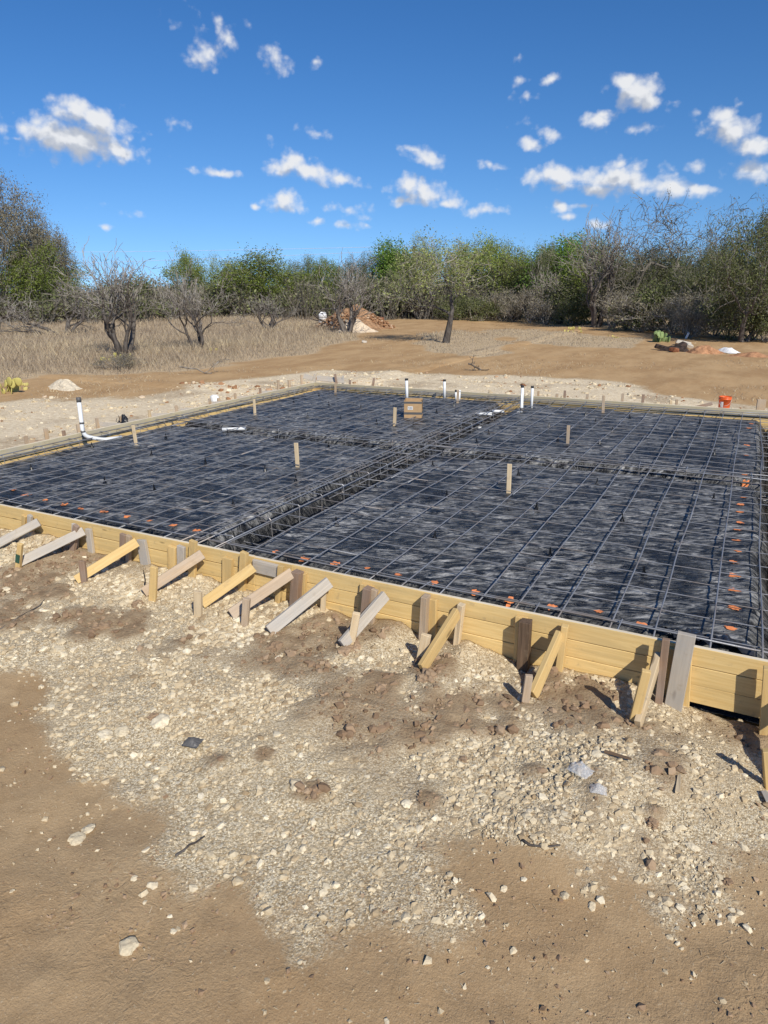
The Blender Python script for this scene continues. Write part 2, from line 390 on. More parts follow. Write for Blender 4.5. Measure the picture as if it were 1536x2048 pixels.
def sheet_mat():
    m, nt, b = new_mat('black_poly_sheeting'); k = NT(nt)
    g = k.n('ShaderNodeNewGeometry').outputs['Position']
    paint = k.attr('paint'); dust = k.attr('dust')
    n1 = k.noise(g, 1.3, 5, .62, .6); n2 = k.noise(g, 7.0, 6, .68, .7); gr_ = k.mapping(g, (1, 1, 1), (0, 0, -YAW)); n3 = k.noise(k.mapping(gr_, (1, 2.8, 1)), 4.4, 9, .70, 1.1)
    f = k.math('MULTIPLY', k.mr(n3, .40, .66), k.mr(n1, .31, .58, .14, 1.0))
    f = k.math('MULTIPLY', f, k.mr(n2, .30, .62, .25, 1.0))
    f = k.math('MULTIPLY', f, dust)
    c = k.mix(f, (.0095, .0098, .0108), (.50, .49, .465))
    c = k.mix(k.math('MULTIPLY', paint, k.mr(n2, .2, .5, .65, 1)), c, (.85, .31, .12))
    k.l(c, b.inputs['Base Color'])
    rough = k.math('ADD', k.mr(n2, .3, .7, .20, .36), k.math('MULTIPLY', f, .4))
    k.l(rough, b.inputs['Roughness']); b.inputs['Specular IOR Level'].default_value = .34
    w1 = k.noise(k.mapping(gr_, (1.0, 2.2, 1)), 5.0, 5, .6, 1.6); w2 = k.noise(g, 26, 4, .6, .8)
    h = k.math('ADD', w1, k.math('MULTIPLY', w2, .28))
    k.l(k.bump(h, .9, .055), b.inputs['Normal'])
    return m
M['sheet'] = sheet_mat()

def ground_mat():
    m, nt, b = new_mat('site_ground'); k = NT(nt)
    g = k.n('ShaderNodeNewGeometry').outputs['Position']
    gv, cl, rd, gr = k.attr('gravel'), k.attr('clay'), k.attr('red'), k.attr('grass')
    n1 = k.noise(g, .9, 5, .6); n2 = k.noise(g, 9, 5, .65); n3 = k.noise(g, 60, 4, .7)
    dirt = k.mix(k.mr(n1, .3, .7), (.375, .245, .127), (.455, .32, .178))
    dirt = k.mix(k.math('MULTIPLY', k.mr(n2, .45, .75), .5), dirt, (.275, .18, .092))
    dirt = k.mix(k.math('MULTIPLY', k.mr(k.noise(g, 1.7, 6, .7, .5), .5, .66), .4), dirt, (.285, .19, .105))
    dirt = k.mix(k.math('MULTIPLY', k.mr(n3, .60, .70), .6), dirt, (.56, .46, .31))
    n4 = k.noise(g, 150, 3, .7)
    dirt = k.mix(k.math('MULTIPLY', k.mr(n4, .56, .68), .5), dirt, (.20, .13, .07))
    dirt = k.mix(k.math('MULTIPLY', k.mr(n4, .44, .34), .35), dirt, (.56, .43, .27))
    red = k.mix(k.mr(k.noise(k.mapping(g, (1, .45, 1), (0, 0, .5)), .8, 6, .7), .35, .65), (.51, .335, .17), (.39, .24, .115))
    red = k.mix(k.math('MULTIPLY', k.mr(n2, .5, .75), .45), red, (.56, .455, .27))
    c = k.mix(rd, dirt, red)
    vor = k.n('ShaderNodeTexVoronoi'); vor.inputs['Scale'].default_value = 115; k.l(g, vor.inputs['Vector'])
    vor2 = k.n('ShaderNodeTexVoronoi'); vor2.inputs['Scale'].default_value = 46; k.l(g, vor2.inputs['Vector'])
    sc = k.n('ShaderNodeSeparateColor'); k.l(vor.outputs['Color'], sc.inputs[0])
    grit = k.mix(k.mr(sc.outputs[0], .1, .9), (.37, .275, .155), (.85, .73, .51))
    sc2 = k.n('ShaderNodeSeparateColor'); k.l(vor2.outputs['Color'], sc2.inputs[0])
    grit = k.mix(k.math('MULTIPLY', k.mr(sc2.outputs[0], .62, .70), k.mr(vor2.outputs['Distance'], .45, .30)), grit, (.74, .66, .50))
    grit = k.mix(k.mr(vor.outputs['Distance'], .3, .6, 0, .45), grit, (.34, .26, .16))
    grit = k.mix(k.math('MULTIPLY', k.mr(k.noise(g, 2.2, 5, .65), .46, .62), .5), grit, (.47, .37, .235))
    cal = k.attr('caliche')
    grit = k.mix(k.math('MULTIPLY', cal, .8), grit, k.mix(k.mr(n2, .35, .65), (.66, .52, .34), (.88, .74, .52)))
    grit = k.mix(cl, grit, k.mix(k.mr(n2, .3, .7), (.23, .15, .085), (.36, .26, .155)))
    edge = k.math('ADD', gv, k.math('MULTIPLY_ADD', n2, .7, -.35))
    edge = k.math('ADD', edge, k.math('MULTIPLY_ADD', n3, .6, -.3))
    gm = k.mr(edge, .12, .75)
    c = k.mix(gm, c, grit)
    grass = k.mix(k.mr(n2, .3, .7), (.56, .43, .27), (.45, .335, .205))
    grass = k.mix(k.math('MULTIPLY', k.mr(n1, .5, .7), .5), grass, (.46, .35, .20))
    c = k.mix(k.mr(k.math('ADD', gr, k.math('MULTIPLY_ADD', n2, .6, -.3)), .3, .7), c, grass)
    k.l(c, b.inputs['Base Color']); b.inputs['Roughness'].default_value = .95; b.inputs['Specular IOR Level'].default_value = .1
    stone = k.math('MULTIPLY', k.math('SUBTRACT', 1.0, vor.outputs['Distance']), k.mr(gm, 0, 1, .15, 1))
    stone = k.math('ADD', stone, k.math('MULTIPLY', k.math('SUBTRACT', 1.0, vor2.outputs['Distance']), k.mr(gm, 0, 1, .1, 1.3)))
    ridge = k.math('ABSOLUTE', k.math('SUBTRACT', k.noise(g, 11, 5, .6, 1.5), .5))
    dirt_r = k.math('MULTIPLY', ridge, k.mr(k.noise(g, 1.1, 3), .42, .62, .3, 4.5))
    soil = k.math('ADD', k.math('ADD', dirt_r, k.math('MULTIPLY', n2, .9)), k.math('ADD', k.math('MULTIPLY', n3, 1.5), k.math('MULTIPLY', n4, .8)))
    k.l(k.bump(k.math('ADD', stone, soil), .6, .0065), b.inputs['Normal'])
    return m
M['ground'] = ground_mat()

def tint_mat(name, stops, rough=.95, trans=0.0, pos_noise=0.0, objvar=.2, bump=0.0, bscale=60):
    """colour picked by the per-piece attribute tint, brightness varied by object"""
    m, nt, b = new_mat(name); k = NT(nt)
    t = k.attr('tint'); rp = k.n('ShaderNodeValToRGB'); k.l(t, rp.inputs[0])
    cr = rp.color_ramp
    while len(cr.elements) < len(stops): cr.elements.new(.5)
    for e, (p, c) in zip(cr.elements, stops): e.position = p; e.color = (*c, 1)
    col = rp.outputs[0]
    if pos_noise:
        g = k.n('ShaderNodeNewGeometry').outputs['Position']
        col = k.mix(k.math('MULTIPLY', k.mr(k.noise(g, 45, 4, .65), .4, .7), pos_noise), col, (.33, .24, .15))
    hv = k.n('ShaderNodeHueSaturation'); k.l(col, hv.inputs['Color']); k.l(k.mr(k.rand(), 0, 1, 1-objvar, 1+objvar, False), hv.inputs['Value'])
    k.l(hv.outputs[0], b.inputs['Base Color']); b.inputs['Roughness'].default_value = rough; b.inputs['Specular IOR Level'].default_value = .15
    if bump:
        g = k.n('ShaderNodeNewGeometry').outputs['Position']; k.l(k.bump(k.noise(g, bscale, 5, .65), bump, .006), b.inputs['Normal'])
    if trans:
        tr = k.n('ShaderNodeBsdfTranslucent'); k.l(hv.outputs[0], tr.inputs[0])
        ms = k.n('ShaderNodeMixShader'); ms.inputs[0].default_value = trans
        k.l(b.outputs[0], ms.inputs[1]); k.l(tr.outputs[0], ms.inputs[2]); k.l(ms.outputs[0], nt.nodes['Material Output'].inputs['Surface'])
    return m
M['stone'] = tint_mat('limestone_gravel', [(0, (.33, .24, .14)), (.25, (.49, .385, .24)), (.6, (.64, .535, .36)), (1, (.80, .70, .51))], pos_noise=.4, objvar=.06, bump=.5)
M['clod'] = tint_mat('clay_clods', [(0, (.19, .12, .07)), (.5, (.29, .19, .115)), (1, (.40, .285, .18))], pos_noise=.25, objvar=.1, bump=.8, bscale=35)
M['redclod'] = tint_mat('red_clods', [(0, (.24, .12, .06)), (.5, (.38, .21, .11)), (1, (.58, .46, .32))], objvar=.05)
M['straw'] = tint_mat('dry_straw', [(0, (.20, .13, .08)), (.5, (.42, .31, .18)), (1, (.60, .49, .32))], objvar=.05)
M['grass'] = tint_mat('dry_grass', [(0, (.28, .22, .165)), (.4, (.43, .35, .25)), (.8, (.54, .44, .30)), (1, (.72, .60, .37))], trans=.3, objvar=.02)
M['leaf_green'] = tint_mat('leaves_fresh_green', [(0, (.11, .145, .03)), (.5, (.22, .27, .055)), (1, (.34, .41, .11))], trans=.35, objvar=.18)
M['leaf_bright'] = tint_mat('leaves_bright_green', [(0, (.08, .16, .025)), (.5, (.17, .29, .05)), (1, (.29, .43, .09))], trans=.35, objvar=.1)
M['leaf_olive'] = tint_mat('leaves_dark_olive', [(0, (.075, .09, .035)), (.5, (.15, .17, .065)), (1, (.26, .27, .12))], trans=.25, objvar=.15)
M['leaf_brown'] = tint_mat('leaves_dull_brown', [(0, (.15, .13, .09)), (.5, (.245, .215, .145)), (1, (.35, .315, .21))], trans=.2, objvar=.1)
M['leaf_pale'] = tint_mat('leaves_feathery_pale_green', [(0, (.17, .20, .065)), (.5, (.30, .34, .11)), (1, (.44, .48, .18))], trans=.35, objvar=.1)
M['cactus'] = tint_mat('cactus_pads', [(0, (.10, .15, .05)), (.5, (.23, .30, .12)), (.75, (.45, .40, .10)), (1, (.50, .42, .16))], objvar=.1, rough=.6)
def bark_mat(name, a, b_):
    m, nt, b = new_mat(name); k = NT(nt)
    g = k.obj(); n = k.noise(k.mapping(g, (6, 6, 2)), 1.0, 5, .65)
    c = k.mix(k.mr(n, .35, .65), a, b_)
    hv = k.n('ShaderNodeHueSaturation'); k.l(c, hv.inputs['Color']); k.l(k.mr(k.rand(), 0, 1, .8, 1.15, False), hv.inputs['Value'])
    k.l(hv.outputs[0], b.inputs['Base Color']); b.inputs['Roughness'].default_value = .9; b.inputs['Specular IOR Level'].default_value = .15
    k.l(k.bump(n, .6, .02), b.inputs['Normal'])
    return m
M['bark'] = bark_mat('bark_dark', (.075, .06, .05), (.17, .15, .13))
M['twig'] = bark_mat('twig_grey', (.15, .13, .105), (.38, .345, .30))
M['barkgrey'] = bark_mat('bark_grey', (.10, .088, .07), (.235, .21, .17))

# ------------------------------------------------------------------ the form's plan
FX0, FX1, FY0, FY1, FTOP = -9.95, 0.86, 4.60, 15.20, 0.42    # inner faces of the sides, outer face of the front
PADZ = .285

# ------------------------------------------------------------------ ground
def P(pts, z=0.0): return [tuple(onZ(x, y, z)[:2]) for x, y in pts]
GRAVEL = P([(-700,1100),(0,1330),(120,1345),(135,1430),(200,1520),(285,1590),(300,1690),(345,1790),(450,1815),(540,1870),(600,1925),(700,1900),(860,1885),(940,1840),(972,1785),(945,1735),(980,1690),(1060,1690),(1150,1745),(1230,1785),(1330,1835),(1400,1825),(1475,1755),(1536,1690),(1800,1600)]) + [(4, 4.6), (4, 4.9), (-9.0, 4.9), (-10.4, 4.9), (-10.6, 4.0)]
DUST_SPOTS = [(onZ(x, y)[:2], r, a) for x, y, r, a in [(880,1770,.35,.5),(780,1740,.4,.6),(650,1800,.4,.4),(1350,1790,.35,.5),(620,1480,.3,.2)]]
CALICHE = P([(-900,1100),(-420,905),(0,800),(70,786),(150,796),(300,788),(400,772),(480,758),(560,747),(640,739),(760,743),(1000,750),(1250,764),(1350,786),(1536,826),(1900,900)]) + [(3, 4.8), (-10, 4.6)]
GRASS = P([(-1500,860),(-300,800),(0,768),(100,752),(300,745),(420,736),(520,722),(600,710),(680,688),(735,664),(745,645),(760,638),(1000,640),(1150,652),(1300,664),(1420,676),(1536,682),(2200,720)]) + [(400, 120), (400, 600), (-600, 600), (-600, 20)]
ISLAND = P([(825,690),(850,668),(900,658),(990,668),(1030,690),(1010,712),(940,716),(870,705)])
STRIP = P([(940,668),(1000,652),(1150,664),(1280,680),(1300,700),(1180,696),(1050,688)])
REDX = [(onZ(x, y)[:2], r) for x, y, r in [(1410,702,2.5),(1490,706,2.8),(1400,760,4.0),(640,715,3.0)]]
CX = np.array([-14,-9.9,-7.35,-6.48,-5.82,-5.03,-4.25,-4.12,-3.78,-3.48,-3.33,-3.06,-2.71,-2.49,-2.24,-2.12,-1.97,-1.78,-1.66,-1.48,-1.32,-1.16,-.96,-.75,-.49,-.38,-.11,0,.38,1.0,3])
CZ = np.array([.05,.12,.13,.20,.09,.11,.13,.09,.08,.06,.06,.09,.04,.08,.11,.05,.04,.05,.09,.05,.02,.00,.04,.05,.06,.05,-.01,-.03,-.07,-.06,0])
MOUNDS = [(onZ(x, y)[:2], r, h) for x, y, r, h in [(1180,1560,.30,.06),(1340,1500,.5,.10),(1250,1610,.3,.04),(700,1330,.45,.05),(960,1340,.35,.05),(420,1260,.5,.06),(180,1200,.5,.06),
          (860,1375,.22,.05),(660,1420,.4,.03),(400,1420,.5,.04),(560,1560,.5,.04),(1120,1690,.3,.05),(1040,1640,.25,.03),(120,1290,.4,.05),(1450,1560,.35,.05)]]
CLAYS = [(onZ(x, y)[:2], r, a) for x, y, r, a in [(220,1255,.34,1),(150,1235,.3,.6),(560,1300,.22,.9),(860,1350,.2,1),(770,1385,.22,.9),(690,1310,.14,.9),(1120,1385,.32,.8),(1000,1440,.4,.55),(900,1430,.4,.6),
          (850,1610,.09,.7),(1200,1430,.3,.6),(60,1190,.6,.7),(620,1590,.07,1),(430,1525,.12,.7),(530,1520,.08,.9),(1310,1650,.07,.6),(640,1500,.12,.5),(820,1480,.18,.5),(20,1240,.4,.6),(330,1300,.3,.5),(1060,1560,.16,.5),(460,1590,.09,.7),(1480,1450,.3,.6)]]
def gz(x, y):
    x = np.asarray(x, float); y = np.asarray(y, float)
    z = (fbm(x*.9+5, y*.9, 4, 1)-.5)*.09
    r = np.hypot(x, y)
    z = z + (fbm(x*.07, y*.07, 3, 5)-.5)*.5*sstep(22, 60, r)
    c = np.interp(x, CX, CZ) - .0
    fr = np.exp(-(np.maximum(4.6-y, 0)/.62)**2)*(y < 5.2)
    z = z*(1-fr) + c*fr
    for (mx, my), rr, h in MOUNDS:
        z = z + h*np.exp(-((x-mx)**2+(y-my)**2)/rr**2)*(1-fr)
    # loose fill banked against the outer sides
    z = z + .10*np.exp(-((x-FX0+.5)/.5)**2)*(x < FX0)*(y > 5)*fbm(x*2, y*2, 2, 9)*1.4
    z = z + .08*np.exp(-((y-FY1-.5)/.5)**2)*(y > FY1)*(x < 2)*fbm(x*2, y*2, 2, 12)*1.2
    return z
def masks(x, y):
    n = (fbm(x*1.6, y*1.6, 4, 20)-.5)
    g = sstep(-.26, .22, poly_sd(GRAVEL, x, y)+n*.55+(fbm(x*6, y*6, 3, 23)-.5)*.3)
    for (mx, my), rr, a in DUST_SPOTS: g = g*(1-.35*a*np.exp(-((x-mx)**2+(y-my)**2)/rr**2))
    n2 = fbm(x*.5, y*.5, 4, 30)-.5
    g2 = sstep(-.5, .5, poly_sd(CALICHE, x, y)+n2*2.2)
    g = np.maximum(g, g2)
    gr = sstep(-.8, .8, poly_sd(GRASS, x, y)+n2*2.4)
    isl = np.maximum(sstep(-.6, .6, poly_sd(ISLAND, x, y)+n2*2.5), .8*sstep(-.7, .7, poly_sd(STRIP, x, y)+n2*4-.3))
    gr = np.maximum(gr, isl)
    red = sstep(6, 12, np.hypot(x-2, y-4)+n2*2)
    cl = np.zeros_like(g)
    for (mx, my), rr, a in CLAYS:
        cl = np.maximum(cl, a*np.exp(-((x-mx)**2+(y-my)**2)/rr**2*(1+1.2*n)))
    cl = sstep(.28, .62, cl*(.1+1.9*fbm(x*5, y*5, 4, 44)))*.9
    cl = np.maximum(cl, .75*sstep(.50, .68, fbm(x*1.5, y*1.5, 5, 47))*(y < 4.7)*sstep(2.9, 3.5, y+.12*x+.4))
    far_cl = sstep(.55, .72, fbm(x*.9, y*.9, 4, 61))*g2*.5
    masks.cal = g2*(1-sstep(.2, .8, np.where(y < 4.7, 1, 0)))
    return g, np.maximum(cl, far_cl), red, gr
def axis(lo, hi, step, out_lo, out_hi, grow=1.09, first=None):
    a = np.arange(lo, hi+1e-6, step); s = first or step; up = []; p = hi
    while p < out_hi: s *= grow; p += s; up.append(p)
    s = first or step; dn = []; p = lo
    while p > out_lo: s *= grow; p -= s; dn.append(p)
    return np.array(dn[::-1]+list(a)+up)
def build_ground():
    xs = axis(-10.24, 1.8, .04, -900, 900, 1.085)
    ys1 = np.arange(.6, 4.72, .03); ys2 = np.arange(4.80, 15.15, .3); ys3 = np.array([15.15, 15.205, 15.235, 15.28])
    up = []; s = .09; q = 15.28
    while q < 1400: s *= 1.045; q += s; up.append(q)
    dn = []; s = .03; q = .6
    while q > -60: s *= 1.15; q -= s; dn.append(q)
    ys = np.array(dn[::-1]+list(ys1)+list(ys2)+list(ys3)+up)
    X, Y = np.meshgrid(xs, ys); x = X.ravel(); y = Y.ravel()
    z = gz(x, y)
    g, cl, red, gr = masks(x, y); cal = masks.cal
    near = (y < 4.8) & (np.abs(x) < 12)
    fine = (fbm(x*11, y*11, 3, 70)-.5)*.028*g + (fbm(x*5, y*5, 4, 71)-.5)*.022*(1-g) + cl*(fbm(x*9, y*9, 3, 72))*.05
    z = z + np.where(near, fine, 0)
    rp = np.random.default_rng(17)
    for _ in range(46):          # boot prints and scuffs in the bare dirt
        fx, fy = onZ(rp.uniform(0, 1536), rp.uniform(1700, 2040))[:2]; t = rp.uniform(0, 3.14)
        u = (x-fx)*math.cos(t)+(y-fy)*math.sin(t); v = -(x-fx)*math.sin(t)+(y-fy)*math.cos(t); q = np.sqrt((u/.15)**2+(v/.055)**2)
        z = z + (1-g)*(-.010*np.exp(-q**4)+.006*np.exp(-((q-1.25)/.25)**2))*rp.uniform(.15, .5)
    inside = (x > FX0-.03) & (x < FX1+.03) & (y > FY0+.02) & (y < FY1+.025)
    z = np.where(inside, -.65, z)
    nx, ny = len(xs), len(ys)
    i = np.arange(nx-1)[None, :]+np.arange(ny-1)[:, None]*nx; i = i.ravel()
    f = np.stack([i, i+1, i+nx+1, i+nx], 1)
    me = mesh_np('ground', np.stack([x, y, z], 1), f, dict(gravel=g, clay=cl, red=red, grass=gr, caliche=cal), smooth=True)
    o = link('ground', me, None, M['ground']); tag(o, 'bare tan building site ground of dirt and crushed limestone', kind='structure')
build_ground()
def gzs(x, y): return float(gz(np.array([x]), np.array([y]))[0])
def hit(px, py, fn, z=0.0):
    for _ in range(10):
        p = onZ(px, py, z); z = .5*z+.5*fn(p[0], p[1])
    return np.array([p[0], p[1], fn(p[0], p[1])])
def ghit(px, py): return hit(px, py, gzs)

# ------------------------------------------------------------------ stones
_t = (1+5**.5)/2
ICO_V = np.array([(-1,_t,0),(1,_t,0),(-1,-_t,0),(1,-_t,0),(0,-1,_t),(0,1,_t),(0,-1,-_t),(0,1,-_t),(_t,0,-1),(_t,0,1),(-_t,0,-1),(-_t,0,1)], float)
ICO_V /= np.linalg.norm(ICO_V[0])
ICO_F = np.array([(0,11,5),(0,5,1),(0,1,7),(0,7,10),(0,10,11),(1,5,9),(5,11,4),(11,10,2),(10,7,6),(7,1,8),(3,9,4),(3,4,2),(3,2,6),(3,6,8),(3,8,9),(4,9,5),(2,4,11),(6,2,10),(8,6,7),(9,8,1)])
def rand_rot(r, n):
    q = r.normal(size=(n, 4)); q /= np.linalg.norm(q, axis=1)[:, None]; w, x, y, z = q.T
    return np.stack([np.stack([1-2*(y*y+z*z), 2*(x*y-z*w), 2*(x*z+y*w)], 1), np.stack([2*(x*y+z*w), 1-2*(x*x+z*z), 2*(y*z-x*w)], 1), np.stack([2*(x*z-y*w), 2*(y*z+x*w), 1-2*(x*x+y*y)], 1)], 1)
OCT_V = np.array([(1,0,0),(-1,0,0),(0,1,0),(0,-1,0),(0,0,1),(0,0,-1)], float); OCT_F = np.array([(0,2,4),(2,1,4),(1,3,4),(3,0,4),(2,0,5),(1,2,5),(3,1,5),(0,3,5)])
def chips_mesh(name, pos, size, tint, r, flat=.75):
    n = len(pos); v = OCT_V[None]*(1+r.uniform(-.3, .3, (n, 6, 1)))*r.uniform(.7, 1.25, (n, 1, 3))+r.normal(0, .16, (n, 6, 3))
    v = np.einsum('nij,nkj->nki', rand_rot(r, n), v); v[:, :, 2] *= flat; v = v*size[:, None, None]*1.15+pos[:, None, :]
    return mesh_np(name, v.reshape(-1, 3), (OCT_F[None]+(np.arange(n)*6)[:, None, None]).reshape(-1, 3), dict(tint=np.repeat(tint, 6)))
def stones_mesh(name, pos, size, tint, r, flat=.7):
    n = len(pos)
    v = ICO_V[None]*(1+r.uniform(-.42, .30, (n, 12, 1)))*r.uniform(.65, 1.2, (n, 1, 3))
    v = np.einsum('nij,nkj->nki', rand_rot(r, n), v); v[:, :, 2] *= flat
    v = v*size[:, None, None]+pos[:, None, :]
    f = (ICO_F[None]+(np.arange(n)*12)[:, None, None]).reshape(-1, 3)
    return mesh_np(name, v.reshape(-1, 3), f, dict(tint=np.repeat(tint, 12)))
def build_stones():
    r = np.random.default_rng(3)
    # foreground crushed limestone
    n = 300000
    x = r.uniform(-9.5, 2.2, n); y = r.uniform(1.5, 4.56, n)
    # keep what the view cone roughly covers
    g, cl, red, gr = masks(x, y)
    patch = sstep(.40, .64, fbm(x*1.7, y*1.7, 4, 90))*sstep(1.7, 2.8, y+.35*x+.3)
    keep = r.random(n) < (sstep(.05, .9, g)*(.16+.75*patch)*(1-.6*cl) + .012)
    d = np.hypot(x, y); keep &= r.random(n) < np.clip(5.2/np.maximum(d, 1), .25, 1)
    x, y, cl = x[keep], y[keep], cl[keep]; n = len(x)
    s = np.clip(.0046*np.exp(r.exponential(.53, n)), .0035, .030)*np.clip(np.hypot(x, y)/4.2, .85, 1.3)
    pos = np.stack([x, y, gz(x, y)+(fbm(x*11, y*11, 3, 70)-.5)*.028+s*.02], 1)
    tint = np.clip(r.normal(.5, .24, n)-.3*(r.random(n) < .1), 0, 1)
    big = s > .0125
    o = link('limestone_chips', chips_mesh('limestone_chips', pos[~big], s[~big], tint[~big], r), None, M['stone'])
    tag(o, 'fine pale limestone chips and grit between the larger stones in front', 'gravel', kind='stuff')
    pos, s, tint = pos[big], s[big], tint[big]
    o = link('limestone_gravel', stones_mesh('limestone_gravel', pos, s, tint, r), None, M['stone'])
    tag(o, 'pale crushed limestone gravel spilling down in front of the timber form', 'gravel', kind='stuff')
    # brown clods
    n = 60000
    x = r.uniform(-9.5, 2.0, n); y = r.uniform(2.0, 4.5, n); g, cl, _, _ = masks(x, y)
    keep = r.random(n) < .34*sstep(.3, .9, cl)
    x, y = x[keep], y[keep]; n = len(x)
    s = np.clip(.007*np.exp(r.exponential(.55, n)), .005, .036)
    pos = np.stack([x, y, gz(x, y)+.016+s*.2], 1)
    o = link('clay_crumbs', stones_mesh('clay_crumbs', pos, s, r.random(n), r, .8), None, M['clod'])
    tag(o, 'brown clay crumbs strewn over the limestone gravel', 'soil', kind='stuff')
    # beyond the left and far sides of the form
    n = 60000
    x = r.uniform(-24, 3, n); y = r.uniform(4.5, 22, n); g, cl, _, _ = masks(x, y)
    out = ~((x > FX0-.08) & (x < FX1+.2) & (y < FY1+.08))
    bank = np.exp(-((x-FX0+.7)/.8)**2)*(y < 16) + np.exp(-((y-FY1-.6)/.7)**2)
    keep = out & (r.random(n) < g*(.10+.35*sstep(.5, .62, fbm(x*1.1, y*1.1, 4, 93))+.35*bank))
    x, y, cl = x[keep], y[keep], cl[keep]; n = len(x); bank = bank[keep]
    s = np.clip(.013*np.exp(r.exponential(.55, n)), .010, .085)
    pos = np.stack([x, y, gz(x, y)+s*.1], 1)
    red = r.random(n) < np.clip(.08+.45*cl+.42*bank, 0, .8)
    tint = np.clip(r.normal(.6, .2, n), 0, 1)
    a = ~red
    o = link('limestone_gravel', stones_mesh('limestone_gravel', pos[a], s[a], tint[a], r), None, M['stone'])
    tag(o, 'pale limestone rubble scattered beyond the far and left forms', 'gravel', kind='stuff')
    o = link('red_clods', stones_mesh('red_clods', pos[red], s[red]*1.15, r.random(red.sum())**1.5, r), None, M['redclod'])
    tag(o, 'reddish brown clods and stones banked behind the far and left forms', 'soil', kind='stuff')
build_stones()

def rock_mesh(name, size, r, flat=.6, sub=3, rough=.28):
    bm = bmesh.new(); bmesh.ops.create_icosphere(bm, subdivisions=sub, radius=1)
    A = r.normal(size=(7, 3)); A /= np.linalg.norm(A, axis=1)[:, None]; D = r.uniform(.55, .95, 7)
    ph = r.uniform(0, 9, 3); sc = np.array(size)
    for v in bm.verts:
        p = np.array(v.co)
        k = 1.0
        for a, d in zip(A, D):
            q = p@a
            if q > d: k = min(k, d/q)
        p = p*k*(1+rough*.35*(math.sin(p[0]*5+ph[0])*math.sin(p[1]*6+ph[1])+.5*math.sin(p[2]*11+ph[2]+p[0]*9)))
        v.co = Vector(p*sc*np.array([1, 1, flat]))
    me = bpy.data.meshes.new(name); bm.to_mesh(me); bm.free()
    at = me.attributes.new('tint', 'FLOAT', 'POINT'); at.data.foreach_set('value', np.full(len(me.vertices), float(np.clip(r.normal(.7, .12), 0, 1)), dtype=np.float32))
    return me
def px_m(p):       # photo pixels per metre at a point
    return F_PX/float(np.dot(np.array(p)-np.array([0, 0, CAM_H]), CW))
